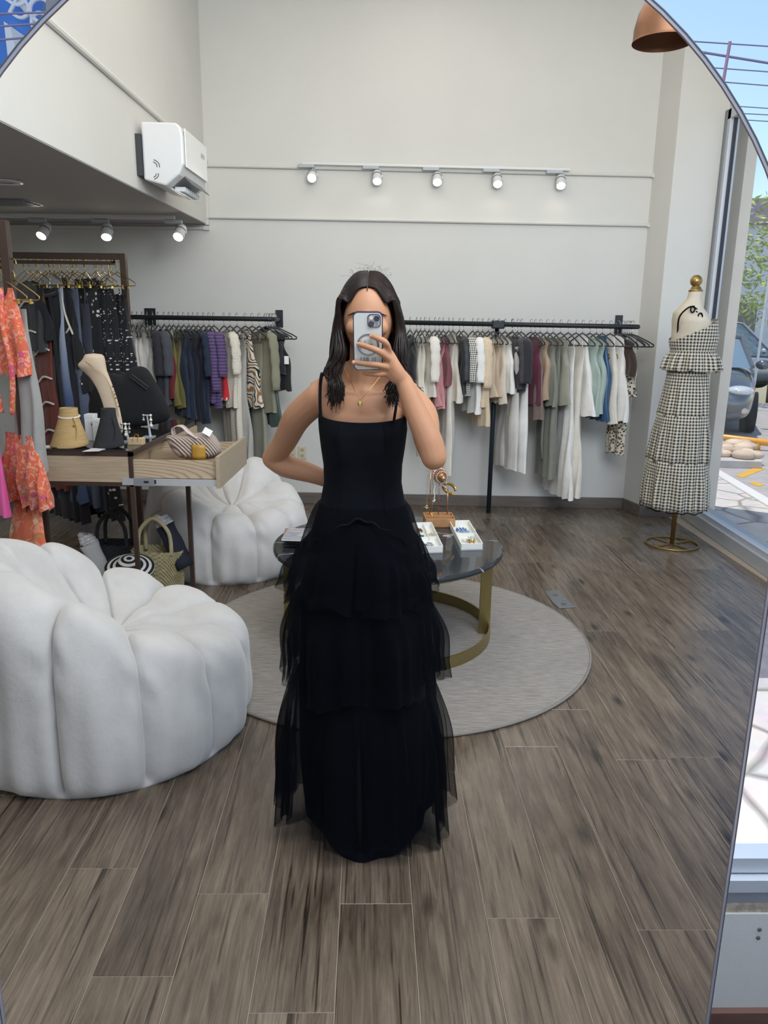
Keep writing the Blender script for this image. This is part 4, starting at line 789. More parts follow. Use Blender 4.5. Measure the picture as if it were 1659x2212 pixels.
def gmesh(kind, L, w=.21, th=.03, folds=5, amp=.012, flare=1.1, seed=0, sl=.0, off=0., strap=.0):
    """garment mesh in hanger space: x across the shoulders, z down from the rail; returns an MB"""
    r = random.Random(seed); ph = r.random() * 6; m = MB(); nv, na = 22, 36
    def wid(v):
        if kind == 'vest': return w * lerp([0, .06, .22, .4, 1], [.80, .82, .66, .95, flare], v)
        if kind == 'halter': return w * lerp([0, .1, .3, .5, 1], [.42, .46, .62, .85, flare], v)
        if kind == 'slip': return w * lerp([0, .04, .25, .5, 1], [.70, .74, .72, .8, flare], v)
        if kind == 'skirt': return w * lerp([0, .1, .4, 1], [.62, .66, .85, flare], v)
        return w * lerp([0, .05, .3, 1], [.97, .99, .92, flare], v)
    z0 = -.088 - off
    def f(v, a):
        A = 2 * PI * a; c, s = math.cos(A), math.sin(A); W_ = wid(v); u = W_ * math.copysign(abs(c) ** .8, c)
        sl_ = .36 if kind in ('shirt', 'vest', 'dress') else (.1 if kind == 'halter' else 0)
        z = z0 - sl_ * abs(u) * (1 - v) * (1 - v) - v * L
        nk = max(0, 1 - (abs(u) / .075) ** 2) if kind in ('vest', 'shirt', 'dress') else 0
        z -= nk * (.05 if s < 0 else .015) * (1 - v) ** 6
        T = th * (.18 + .82 * sstep(0, .25, v)) * (1 + .3 * v)
        y = T * math.copysign(abs(s) ** .8, s) + amp * sstep(.05, .7, v) * math.sin(u * folds * 14 + ph + (0 if s > 0 else 1.3)) + .006 * math.sin(v * 9 + ph)
        z += .012 * math.sin(u * folds * 14 + ph + 1) * v * v * (amp / .012) * .6
        return Vector((u, y, z))
    m.grid(f, nv, na, cv=True)
    return m
def sleeves(m, L, w=.2, r0=.042, r1=.034, drop=.155, spread=.06, cuff=True):
    for sx in (-1, 1):
        p = [Vector((sx * (w * .86), 0, -.125)), Vector((sx * (w + .02), 0, -.17)), Vector((sx * (w + spread * .7), .005, -.17 - L * .4)), Vector((sx * (w + spread), .0, -.16 - L))]
        pts = bez(p, 5); n = len(pts); m.tube(pts, [r0 * .6 + (r0 * .4) * min(1, i / 3) + (r1 - r0) * max(0, i / n - .3) + .004 * math.sin(i * 2.1) for i in range(n)], 10, flat=(1.0, .5, Vector((1, 0, 0))))
    return m
def pants(L, w=.17, leg=.10, flare=1.25, th=.022, off=.10, seed=0):
    r = random.Random(seed); m = MB(); z0 = -.085 - off
    for sx in (-1, 1):
        def f(v, a):
            A = 2 * PI * a; c, s = math.cos(A), math.sin(A); lw_ = lerp([0, .2, .3, 1], [w * .52, w * .56, leg * .9, leg * flare], v); cx = sx * lerp([0, .25, 1], [w * .48, w * .5, w * .56], v)
            return Vector((cx + lw_ * c, (th + .006 * math.sin(v * 11 + sx)) * s * (1 + .5 * v) + .008 * math.sin(c * 5 + v * 3 + sx), z0 - v * L + .01 * math.sin(c * 3) * v))
        m.grid(f, 20, 20, cv=True)
    m.box((-w, -th * .9, z0 - .035), (w, th * .9, z0 + .002)); return m
def put(o, X, Y, z, yaw): o.location = (X, Y, z); o.rotation_euler.z = yaw
HB = hanger_proto('clothes_hanger', 'slim black velvet hanger with chrome hook on a wall clothes rail', 'black hangers on the wall rails', VELV, CHROME)
HG = hanger_proto('clothes_hanger', 'slim gold metal hanger on the brown garment rack', 'gold hangers on the brown racks', mat('gold_wire', '#c2a763', .3, .9), mat('gold_wire', '#c2a763', .3, .9), .20, True)
USED = set()
def hang(proto, X, Y, z, yaw):
    h = proto if proto.name not in USED else copy_tree(proto)
    USED.add(proto.name); put(h, X, Y, z, yaw)
    if proto is HB: h['label'] = 'slim black velvet hanger on the long rail by the window column' if X > -.5 else 'slim black velvet hanger on the wall rail behind her elbow'; h['group'] = 'black hangers on the long rail' if X > -.5 else 'black hangers on the rail behind her elbow'
    else: h['label'] = 'slim gold metal hanger on the rack of polka dot dresses' if Y > 5 else 'slim gold metal hanger on the rack of the orange floral dress'; h['group'] = 'gold hangers on the far brown rack' if Y > 5 else 'gold hangers on the near brown rack'
    return h
def gar(label, cat, mb, mt, X, Y, z, yaw, group, name=None, extra=None, sm=True):
    """a garment on its hanger: one mesh, or an empty with trims as parts"""
    if not extra:
        o = mb.build(name or cat.replace(' ', '_'), mt, base=(0, 0, 0), sm=sm); tag(o, label, cat, group); put(o, X, Y, z, yaw); return o
    t = thing(name or cat.replace(' ', '_'), label, cat, (X, Y, z), group, rz=yaw)
    mb.build('fabric', mt, t, sm=sm, local=True)
    for nm, m2, mm in extra: m2.build(nm, mm, t, sm=True, local=True)
    return t
def straps(w=.15, z0=-.10, z1=-.21, r=.004):
    out = []
    for sx in (-1, 1): m = MB(); out.append(m); m.tube([(sx * w, -.012, z1), (sx * w * .96, -.004, (z0 + z1) / 2), (sx * w * .9, 0, z0 - .02), (sx * w * .96, .006, (z0 + z1) / 2), (sx * w, .012, z1)], r, 5)
    return out
# ---------------- long rail by the window column: (picture x, kind, length, colour, label, category, options)
GR, GL = 'clothes on the long rail by the window', 'clothes on the rail behind her elbow'
CREAM, IVORY, WHT = cloth('#d6cfc2'), cloth('#e0dbd0'), cloth('#e7e6e2')
LACEB = patt('beige_lace', 'lace', '#d8c4a8', '#b79d7c', 55); PINKL = patt('pink_lace', 'lace', '#c98f92', '#a35f68', 70); GING = patt('gingham_small', 'gingham', '#e6e2d8', '#17181b', 62)
LEO = patt('leopard', 'leopard', '#d9cdb8', '#2b231e', 42, '#9c7d5c'); SAGE, SAGED = cloth('#9a998a'), cloth('#7f8176'); MINT = cloth('#a3b5ac', .6); SATB = mat('blue_satin', '#2f5377', .35, var=.1, vscale=6)
R_ = [
 (872, 'vest', .38, cloth('#1d1e21', .4), 'black leather sleeveless top next to her hair', 'top', {}),
 (886, 'vest', .36, cloth('#26262a', .5), 'dark quilted vest beside the black leather top', 'vest', {}),
 (900, 'slip', .50, CREAM, 'cream ribbed top nearest her hair on long rail', 'top', {}),
 (909, 'slip', .52, IVORY, 'ivory ribbed top second from her hair', 'top', {}),
 (918, 'slip', .72, CREAM, 'long cream knit vest with hanging tie', 'vest', dict(tie=1)),
 (928, 'shirt', .50, IVORY, 'ivory knit top beside the pink lace dress', 'top', {}),
 (940, 'slip', .48, PINKL, 'dusty pink lace dress on the long rail, nearer her hair', 'dress', {}),
 (949, 'slip', .50, PINKL, 'dusty pink lace dress on the long rail, nearer the cream dress', 'dress', {}),
 (958, 'vest', .40, cloth('#7d4a50'), 'dark rose sleeveless top between pink lace and cream', 'top', {}),
 (970, 'dress', 1.13, IVORY, 'very long ivory dress hanging behind the jewelry stand', 'dress', dict(w=.17, flare=1.2)),
 (979, 'halter', .53, CREAM, 'cream draped halter top in front of the ivory dress', 'top', dict(flare=1.25)),
 (993, 'shirt', .46, cloth('#1c1e24', .5), 'black sheer blouse before the gingham shirt', 'blouse', {}),
 (1002, 'shirt', .48, GING, 'black and white gingham shirt on the long rail', 'shirt', dict(sl=.30)),
 (1022, 'shirt', .62, WHT, 'white shirt with ruffled hem beside gingham shirt', 'shirt', {}),
 (1033, 'shirt', .56, LACEB, 'beige crochet lace cardigan with wide sleeves', 'cardigan', dict(sl=.34)),
 (1043, 'vest', .72, LACEB, 'long beige crochet lace top by the rail post', 'top', {}),
 (1056, 'slip', .40, cloth('#cdb9a2'), 'sand ribbed tank top beside the rail post', 'top', {}),
 (1066, 'slip', .40, cloth('#c2ad95'), 'camel ribbed tank top beside the rail post', 'top', {}),
 (1078, 'vest', .54, cloth('#d5cbb9'), 'cream sleeveless vest right after the rail post', 'vest', {}),
 (1092, 'vest', .46, WHT, 'white sleeveless vest in front of charcoal tops', 'vest', {}),
 (1107, 'shirt', .42, cloth('#3d3a3f'), 'charcoal top beside the white trousers', 'top', {}),
 (1119, 'shirt', .44, cloth('#26262b'), 'near black top beside the white trousers', 'top', {}),
 (1100, 'pants', .98, cloth('#d2cfca'), 'pale grey wide trousers behind the white trousers', 'trousers', dict(dx=.03)),
 (1127, 'pants', 1.0, WHT, 'white wide trousers beside the burgundy knits', 'trousers', {}),
 (1148, 'vest', .54, cloth('#5b2438'), 'burgundy knit top on the long rail', 'top', {}),
 (1157, 'vest', .66, cloth('#7c6a63'), 'taupe top hanging behind the burgundy knit', 'top', {}),
 (1168, 'vest', .50, cloth('#ab937c'), 'tan sleeveless vest beside the burgundy knit', 'vest', {}),
 (1183, 'vest', .55, SAGED, 'grey green sleeveless vest with dipped hem', 'vest', {}),
 (1196, 'dress', 1.14, SAGED, 'long sage utility jumpsuit with tie belt', 'jumpsuit', dict(w=.16, flare=1.0, tie=1)),
 (1212, 'vest', .54, SAGE, 'wide sage vest beside the white gowns', 'vest', dict(flare=1.2)),
 (1229, 'slip', 1.20, WHT, 'long white gown on the rail, nearer the sage vest', 'gown', dict(w=.2, flare=1.35)),
 (1246, 'slip', 1.18, IVORY, 'long white gown on the rail, the middle one', 'gown', dict(w=.2, flare=1.3)),
 (1260, 'halter', .62, WHT, 'white asymmetric drape top beside the gowns', 'top', dict(flare=1.4)),
 (1276, 'vest', .62, MINT, 'mint satin top beside the white gowns', 'top', {}),
 (1290, 'vest', .60, MINT, 'mint satin blouse with tie neck beside blue satin', 'blouse', {}),
 (1303, 'halter', .66, SATB, 'blue satin halter top beside the white halters', 'top', {}),
 (1320, 'halter', .68, IVORY, 'white halter top with gold ring, nearer the blue satin', 'top', dict(ring=1)),
 (1336, 'halter', .66, WHT, 'white halter top with gold ring, nearer the leopard print', 'top', dict(ring=1)),
 (1347, 'vest', .30, cloth('#3a2723'), 'dark brown turtleneck top above the leopard dress', 'top', {}),
 (1352, 'pants', .85, LEO, 'long leopard print trousers at the end of rail', 'trousers', dict(w=.12, flare=.8, leg=.06)),
 (1366, 'slip', .34, LEO, 'small leopard print top at the end of the rail', 'top', dict(w=.13, off=.13)),
]
def rail_row(rows, Y, za, zb, xa, xb, yaw0, yaw1, group, seed0):
    for i, (px_, kind, L_, mt, lb, cat, o) in enumerate(rows):
        P = atY(px_, 700, Y); X = P.x + o.get('dx', 0); f = (X - xa) / (xb - xa); z = za + (zb - za) * f; yaw = math.radians(90) - math.radians(yaw0 + (yaw1 - yaw0) * f + random.uniform(-3, 3))
        yaw = -yaw                                  # hanger x axis: near end swings toward the window
        hang(HB, X, Y, z + .0, yaw)
        w = o.get('w', .2); kw = dict(seed=seed0 + i, flare=o.get('flare', 1.08), off=o.get('off', .0), folds=random.choice((3, 4, 5)))
        if kind == 'pants': m = pants(L_, w=o.get('w', .17), flare=o.get('flare', 1.2), leg=o.get('leg', .095), seed=i)
        else:
            if kind == 'slip': kw['off'] = max(kw['off'], .09)
            m = gmesh(kind, L_, w=w, **kw)
            if kind == 'shirt': sleeves(m, o.get('sl', .30))
        ex = []
        if kind == 'slip': ex += [('strap', q_, mt) for q_ in straps(w * .68, -.10, -.19)]
        if o.get('tie'): ex.append(('tie_belt', MB().tube([(.02, -.04, -.5), (.05, -.06, -.7), (.04, -.055, -.95), (.06, -.05, -1.08)], .012, 6, flat=(1, .25)), mt))
        if o.get('ring'): ex.append(('gold_ring', MB().tube([(.05 * math.cos(a) * .3 + .06, -.032, -.25 + .02 * math.sin(a)) for a in [2 * PI * k / 12 for k in range(12)]], .004, 5, closed=True), GOLD))
        if o.get('trim'): ex += o['trim']
        gar(lb, cat, m, mt, X, Y, z - .003, yaw, group, extra=ex)
rail_row(R_, RY, 1.579, 1.570, -.25, 1.85, 11, 16, GR, 100)
for i in range(3):   # empty hangers fanned at the rail end
    hang(HB, 1.80 + .018 * i, RY, 1.570, -math.radians(66 - 8 * i))
# ---------------- rail behind her elbow
PURP = patt('purple_stripe_knit', 'hstripes', '#4f3c66', '#6d5a86', 40); STRP = patt('multi_stripe', 'stripes', '#dcd6c8', '#1e1d20', 26, '#9a6b3c'); CRL = patt('cream_lace', 'lace', '#ddd6c6', '#c4bba8', 46)
NAVY = cloth('#1f2c42'); DNAVY = cloth('#161c2b')
def scal(w, z):
    m = MB(); m.tube([(w * math.cos(a), .033 * math.sin(a), z + .008 * math.sin(a * 12)) for a in [2 * PI * k / 60 for k in range(60)]], .010, 5, closed=True); return m
L_ = [
 (287, 'vest', .52, WHT, 'white sleeveless top nearest the brown rack post', 'top', {}),
 (297, 'vest', .50, IVORY, 'ivory sleeveless top second from the brown rack post', 'top', {}),
 (308, 'vest', .56, WHT, 'white sleeveless blouse third from the brown rack post', 'blouse', {}),
 (318, 'vest', .54, cloth('#cfc9bf'), 'off white vest beside the charcoal jacket', 'vest', {}),
 (330, 'shirt', .55, cloth('#2d2c33'), 'charcoal jacket with curved lapel', 'jacket', {}),
 (342, 'shirt', .60, cloth('#4a4c54'), 'slate grey shirt beside the dark red top', 'shirt', {}),
 (355, 'vest', .55, cloth('#6d1f2b'), 'dark red high neck top on left wall rail', 'top', {}),
 (366, 'slip', .52, cloth('#7c7440'), 'olive green pleated dress, first of two', 'dress', {}),
 (375, 'slip', .54, cloth('#6f6a38'), 'olive green pleated dress beside the navy dresses', 'dress', {}),
 (386, 'vest', .70, NAVY, 'navy blue dress nearest the olive dress', 'dress', {}),
 (397, 'vest', .72, NAVY, 'navy blue dress second from the olive dress', 'dress', {}),
 (408, 'vest', .74, DNAVY, 'midnight navy dress in the middle of navy dresses', 'dress', {}),
 (418, 'vest', .72, DNAVY, 'midnight navy dress beside the purple knit', 'dress', {}),
 (428, 'shirt', .75, NAVY, 'long sleeved navy dress beside the purple knit', 'dress', {}),
 (440, 'shirt', .58, PURP, 'purple striped knit cardigan on left wall rail', 'cardigan', dict(sl=.42)),
 (452, 'shirt', .62, PURP, 'purple striped knit top behind red top', 'top', {}),
 (462, 'slip', .46, cloth('#c4272e'), 'bright red sleeveless top with white scalloped hem', 'top', dict(trim=[('scalloped_trim', scal(.208, -.64), WHT)])),
 (484, 'shirt', .62, CRL, 'cream lace blouse with puff sleeves', 'blouse', dict(sl=.28)),
 (497, 'dress', .92, CRL, 'long cream lace dress behind the blouse', 'dress', dict(w=.17)),
 (512, 'slip', .95, cloth('#b3b2ac'), 'pale grey long slip beside the striped top', 'slip dress', {}),
 (530, 'halter', .62, STRP, 'black white and tan striped halter top', 'top', dict(flare=1.3)),
 (545, 'slip', 1.05, cloth('#8f8f7e', .5), 'long sage satin dress hanging low by the wall', 'dress', dict(w=.19, off=.12)),
 (560, 'shirt', .66, cloth('#8b8873'), 'olive linen button shirt with long sleeves', 'shirt', dict(sl=.40)),
 (574, 'slip', .68, cloth('#3f4f49', .4), 'dark green satin top under the olive shirt', 'top', {}),
 (585, 'pants', .26, cloth('#2b2c33'), 'charcoal shorts with white price tag', 'shorts', dict(tag=1, flare=1.3)),
 (592, 'vest', .48, cloth('#15161b'), 'black sleeveless top at the end of rail beside her shoulder', 'top', {}),
]
rail_row(L_, RY, 1.591, 1.589, -2.2, -1.0, 24, 40, GL, 300)
for i in range(4): hang(HB, -1.075 + .022 * i, RY, 1.589, -math.radians(46 - 8 * i))
P = atY(619, 778, 6.1); tag(MB().cbox((P.x, P.y, P.z), (.036, .002, .062)).build('price_tag', mat('tag_white', '#ecebe6', .6), bevel=.001), 'white swing tag on the charcoal shorts', 'price tag')
# ---------------- brown far rack: swimwear and dresses on gold hangers
GF = 'clothes on the brown rack behind the desk'
BRW = cloth('#6b2f24', .6); PIPE = cloth('#dcd7cd'); OMB = patt('blue_ombre', 'ombre', '#b9c3d6', '#46587e'); DOTL = patt('dots_large', 'dots', '#191a20', '#d9d5c9', 26); DOTS = patt('dots_small', 'dots', '#16171d', '#cfccc4', 52); BLKF = cloth('#191b20')
def piping(pts, r=.008): return MB().tube(bez([Vector(p) for p in pts], 6), r, 6)
def wavy(w, zs): return [('white_piping', piping([(-w, -.035, z), (-w * .3, -.05, z - .03), (w * .4, -.05, z + .02), (w, -.035, z + .01)]), PIPE) for z in zs]
G_ = [
 (104, 'slip', 1.66, cloth('#14161c'), 'long plain black dress behind the blue ombre dress', 'dress', dict(w=.2, off=.1)),
 (122, 'slip', 1.66, cloth('#181b26'), 'long midnight dress beside the blue ombre dress', 'dress', dict(w=.2, off=.12)),
 (58, 'vest', .50, cloth('#3b3c40'), 'black and white swimsuit at the far end of rack', 'swimsuit', dict(tr=wavy(.15, (-.3, -.5)))),
 (70, 'vest', .42, BLKF, 'black bikini top with grey ties beside brown swimsuit', 'swimwear', {}),
 (84, 'slip', 1.15, BRW, 'rust brown dress with white wavy piping', 'dress', dict(w=.17, off=.38, tr=wavy(.15, (-.62, -.82, -1.0, -1.2, -1.4)))),
 (112, 'slip', 1.60, OMB, 'long blue ombre dress with black straps', 'dress', dict(w=.20, off=.02, flare=1.3, tr=[('black_band', piping([(-.14, -.035, -.20), (0, -.045, -.24), (.15, -.035, -.22)], .012), BLKF), ('black_band', piping([(.05, -.04, -.24), (.10, -.055, -.7), (.17, -.06, -1.4)], .012), BLKF)])),
 (133, 'halter', .62, BLKF, 'black halter swimsuit with thick white piping', 'swimsuit', dict(w=.2, off=.02, tr=[('white_piping', piping([(-.06, -.04, -.12), (-.08, -.05, -.4), (.0, -.05, -.55), (.14, -.045, -.45)]), PIPE), ('white_piping', piping([(.05, -.035, -.12), (.1, -.05, -.35), (.16, -.04, -.5)]), PIPE)])),
 (150, 'slip', 1.55, cloth('#59647c'), 'slate blue long dress behind black halter', 'dress', dict(w=.18, off=.1)),
 (160, 'halter', .42, BLKF, 'black bikini bottom with white edge and gold clip', 'swimwear', dict(w=.16, off=.40, tr=[('white_piping', piping([(-.12, -.035, -.46), (-.05, -.05, -.62), (.1, -.045, -.85)]), PIPE)])),
 (172, 'slip', 1.5, cloth('#3c4150'), 'grey pinstripe dress beside the large dots', 'dress', dict(w=.16, off=.2)),
 (188, 'slip', 1.72, DOTL, 'black dress with large white polka dots', 'dress', dict(w=.20, off=.03, flare=1.25)),
 (210, 'halter', .95, DOTS, 'black wrap dress with small white dots', 'dress', dict(w=.18, off=.04)),
 (226, 'slip', 1.0, DOTS, 'black slip dress with small dots and gold trim', 'dress', dict(w=.18, off=.10, tr=[('gold_trim', piping([(-.1, -.035, -.2), (-.02, -.05, -.6), (.0, -.05, -1.0)], .006), GOLD)])),
 (244, 'slip', .85, DOTS, 'black tiered dress with tiny dots nearest the rack post', 'dress', dict(w=.19, off=.24, flare=1.35)),
 (256, 'halter', .70, DOTS, 'black halter top with tiny dots beside the rack post', 'top', dict(w=.15, off=.13)),
]
for i, (px_, kind, Lg, mt, lb, cat, o) in enumerate(G_):
    P = atY(px_, 640, FY + .02); yaw = -math.radians(38 + random.uniform(-4, 4)); z = FR + .014
    hang(HG, P.x, FY + .021, z, yaw); m = gmesh(kind, Lg, w=o.get('w', .19), seed=500 + i, off=o.get('off', .03), flare=o.get('flare', 1.1), amp=.016)
    ex = list(o.get('tr', []))
    if kind in ('slip', 'halter') and o.get('off', 0) > .03: ex += [('strap', q_, mt) for q_ in straps(o.get('w', .19) * .45, -.165, -.09 - o['off'] - .02, .005)]
    gar(lb, cat, m, mt, P.x, FY + .021, z - .003, yaw, GF, extra=ex)
for i in range(7): 
    P = atY(88 + i * 25, 640, FY + .02); hang(HG, P.x, FY + .021, FR + .014, -math.radians(44 + 3 * i))
# ---------------- near brown rack: orange floral dress
GN = 'clothes on the rack at the left edge'
FLO = patt('orange_floral', 'floral', '#e0694a', '#e9a08c', 16, '#d6567e'); FLO2 = patt('orange_floral_skirt', 'floral', '#e5724f', '#ec9d7d', 9, '#e9cfae')
X = atY(10, 640, NY + .02).x; yaw = -math.radians(35); zr = 1.80 + .013
hang(HG, X, NY + .02, zr, yaw)
t = thing('floral_dress', 'orange and pink floral halter dress at the left edge', 'dress', (X, NY + .02, zr), GN, rz=yaw)
gmesh('halter', .42, w=.17, seed=1, off=.02, flare=1.0).build('halter_top', FLO, t, sm=True, local=True)
m = MB()
for sx in (-1, 1): m.tube(bez([(sx * .02, -.03, -.12), (sx * .05, -.05, -.3), (sx * .09, -.05, -.5), (sx * .05, -.05, -.72)], 6), .014, 6)
m.build('tie_strap', FLO, t, sm=True, local=True)
gmesh('skirt', .36, w=.20, seed=2, off=.74, flare=1.15, amp=.025, folds=6).build('frilled_waist', FLO, t, sm=True, local=True)
gmesh('skirt', .70, w=.20, seed=4, off=1.08, flare=1.15, amp=.025).build('long_skirt', FLO2, t, sm=True, local=True)
X2 = atY(14, 640, NY + .02).x + .05; hang(HG, X2, NY + .02, zr, yaw)
gar('grey drawstring dress hanging behind the floral dress', 'dress', gmesh('slip', .80, w=.10, seed=9, off=.12), cloth('#9c9b98'), X2, NY + .02, zr - .003, yaw, GN)
X3 = X - .19; hang(HG, X3, NY + .02, zr, yaw); gar('bright pink satin dress at the left picture edge', 'dress', gmesh('slip', .8, w=.16, seed=12, off=.35), cloth('#d9589a', .5), X3, NY + .02, zr - .003, yaw, GN)
# ================================================================== THE PERSON
AXX, AXY = -.100, 2.17
def ell_loft(m, rows, n=28):
    """rows: (z, cx, cy, rx, ry[, front power])"""
    p = []
    for z, cx, cy, rx, ry in rows:
        for j in range(n):
            a = 2 * PI * j / n; c, s = math.cos(a), math.sin(a)
            p.append(Vector((cx + rx * math.copysign(abs(c) ** .9, c), cy + ry * math.copysign(abs(s) ** .9, s), z)))
    k = len(rows); m.add(p, [(i * n + j, i * n + (j + 1) % n, (i + 1) * n + (j + 1) % n, (i + 1) * n + j) for i in range(k - 1) for j in range(n)] + [tuple(range(n))[::-1], tuple((k - 1) * n + j for j in range(n))])
def limb(m, pts, rs, n=14, k=6):
    P = bez(pts, k); R = []
    for i in range(len(P)):
        x = i / k; R.append(lerp(list(range(len(rs))), rs, x))
    m.tube(P, R, n); m.ball(P[0], R[0], 12, 8); m.ball(P[-1], R[-1], 12, 8)
per = thing('person', 'person in long black tiered tulle dress holding up a phone', 'person', (AXX, AXY, 0))
HC = Vector((-.088, 2.165, 1.578))
b = MB()
# head with jaw, brow, nose, lips, ears
def headf(v, a):
    th_ = PI * v - PI / 2; ph = 2 * PI * a; x = math.cos(th_) * math.cos(ph); y = math.cos(th_) * math.sin(ph); z = math.sin(th_)
    sx = .072; sy = .093; sz = .116
    if z < 0: sx *= 1 - .30 * (-z) ** 1.4; sy *= 1 - (.10 if y < 0 else .35) * (-z) ** 1.3
    return HC + Vector((x * sx, y * sy + (.012 if z < 0 else 0) * z, z * sz))
b.grid(headf, 25, 32, cv=True)
b.tube([HC + Vector((0, -.088, .012)), HC + Vector((0, -.100, -.012)), HC + Vector((0, -.106, -.028))], [.007, .010, .013], 10); b.ball(HC + Vector((0, -.100, -.031)), (.014, .012, .009), 10, 8)
for sx in (-1, 1):
    b.ball(HC + Vector((sx * .073, .004, -.012)), (.010, .018, .031), 10, 8, Matrix.Rotation(.25, 3, 'X')); b.ball(HC + Vector((sx * .034, -.068, -.026)), (.024, .018, .022), 10, 8)
b.ball(HC + Vector((0, -.091, -.062)), (.021, .009, .0055), 12, 6); b.ball(HC + Vector((0, -.089, -.070)), (.017, .009, .006), 12, 6); b.ball(HC + Vector((0, -.078, -.098)), (.020, .016, .014), 12, 8)
limb(b, [HC + Vector((0, .012, -.07)), Vector((-.092, 2.185, 1.455)), Vector((-.096, 2.19, 1.40)), Vector((-.098, 2.185, 1.36))], [.052, .049, .052, .062])
for sx in (-1, 1):     # trapezius, clavicles
    b.tube([Vector((-.096 + sx * .03, 2.20, 1.43)), Vector((-.10 + sx * .085, 2.195, 1.392)), Vector((-.10 + sx * .135, 2.185, 1.366))], [.038, .036, .036], 10)
    b.tube([Vector((-.10 + sx * .014, 2.136, 1.372)), Vector((-.10 + sx * .07, 2.143, 1.380)), Vector((-.10 + sx * .125, 2.165, 1.378))], [.010, .008, .009], 8)
rows = [(.86, AXX, 2.18, .155, .110), (.95, AXX, 2.18, .150, .108), (1.04, AXX, 2.175, .127, .095), (1.10, AXX, 2.17, .108, .080), (1.15, AXX, 2.17, .105, .078), (1.21, AXX, 2.17, .111, .085), (1.27, AXX, 2.17, .119, .094), (1.315, AXX, 2.172, .118, .088), (1.345, AXX, 2.178, .128, .070), (1.375, AXX, 2.185, .120, .052), (1.395, AXX, 2.19, .075, .044)]
ell_loft(b, rows)
for sx in (-1, 1): b.ball((AXX + sx * .052, 2.108, 1.255), (.046, .030, .046), 14, 10)
SHL, SHR = Vector((-.238, 2.178, 1.352)), Vector((.036, 2.172, 1.356))
EL, ER = Vector((-.388, 2.345, 1.152)), Vector((.094, 1.985, 1.226))
WL, WR = Vector((-.198, 2.315, 1.086)), Vector((.012, 2.012, 1.418))
b.ball(SHL + Vector((.02, 0, .004)), (.050, .046, .042), 14, 10); b.ball(SHR - Vector((.02, 0, -.004)), (.050, .046, .042), 14, 10)
limb(b, [SHL + Vector((.012, 0, .004)), SHL.lerp(EL, .3) + Vector((-.010, .0, .004)), SHL.lerp(EL, .7), EL], [.043, .042, .036, .033])
limb(b, [EL, EL.lerp(WL, .25) + Vector((-.004, 0, -.006)), EL.lerp(WL, .65), WL], [.034, .037, .030, .022])
limb(b, [SHR + Vector((-.012, 0, .004)), SHR.lerp(ER, .3) + Vector((.012, .0, .002)), SHR.lerp(ER, .7), ER], [.043, .042, .036, .033])
limb(b, [ER, ER.lerp(WR, .22) + Vector((.004, 0, 0)), ER.lerp(WR, .6), WR], [.034, .036, .030, .0225])
# left hand resting behind the back
limb(b, [WL, WL.lerp(Vector((-.11, 2.29, 1.08)), .5), Vector((-.115, 2.288, 1.082))], [.023, .026, .024])
for i in range(4): limb(b, [Vector((-.125, 2.29, 1.10 - .017 * i)), Vector((-.08, 2.285, 1.102 - .018 * i)), Vector((-.045, 2.278, 1.100 - .018 * i))], [.0092, .0085, .007], 8, 3)
limb(b, [Vector((-.165, 2.30, 1.10)), Vector((-.135, 2.288, 1.128)), Vector((-.11, 2.28, 1.142))], [.011, .010, .008], 8, 3)
# right hand around the phone
PN = Vector((0, -.971, -.239)); PU = Vector((0, -.239, .971)); PXA = Vector((1, 0, 0))
PC = atY(795, 738, 1.985); PW, PH_, PT = .0745, .1495, .0095
def onph(x, y, h=0.0):      # point on a picture ray, h above the phone back plane
    v = ray(x, y); return CAM + v * (((PC + PN * h) - CAM).dot(PN) / v.dot(PN))
FG = [([(841, 764, -.004), (834, 741, .022), (817, 731, .018), (802, 726, .0075)], [.0098, .0088, .0082, .0072]),
      ([(845, 780, .002), (820, 760, .028), (796, 750, .022), (774, 743, .0075)], [.0100, .0092, .0085, .0074]),
      ([(843, 795, .002), (815, 788, .025), (788, 786, .018), (765, 782, .0072)], [.0098, .0090, .0082, .0070]),
      ([(838, 806, -.002), (820, 808, .016), (802, 808, .012), (786, 806, .004)], [.0088, .0080, .0074, .0064])]
mcps = []
for pts, rs in FG:
    P = [onph(*q) for q in pts]; mcps.append(P[0]); limb(b, P, rs, 10, 4)
for P, r0 in zip(mcps, (.0125, .0135, .013, .0115)):
    limb(b, [WR + Vector((-.002, -.002, .004)), WR.lerp(P, .55) + PN * .006, P], [.019, .0155, r0], 10, 4)
for i in range(3): limb(b, [mcps[i].lerp(WR, .12), mcps[i + 1].lerp(WR, .12)], [.0125, .0125], 8, 2)
TH_ = [WR + Vector((-.004, .01, .012)), onph(856, 800, -.030), onph(842, 778, -.034), onph(826, 764, -.027)]
limb(b, TH_, [.017, .0145, .0115, .0088], 10, 4)
# legs and feet under the dress
for sx in (-1, 1):
    limb(b, [(AXX + sx * .075, 2.19, .90), (AXX + sx * .08, 2.18, .50), (AXX + sx * .08, 2.20, .10)], [.085, .058, .038]); limb(b, [(AXX + sx * .085, 2.215, .05), (AXX + sx * .09, 2.10, .032)], [.036, .028])
body = b.build('body', mat('skin', '#b98868', .5, var=.05, vscale=5, sub=.12, spec=.35), per, sm=True)
q = body.modifiers.new('remesh', 'REMESH'); q.mode = 'VOXEL'; q.voxel_size = .0034; q.use_smooth_shade = True
q = body.modifiers.new('smooth', 'SMOOTH'); q.factor = .5; q.iterations = 11
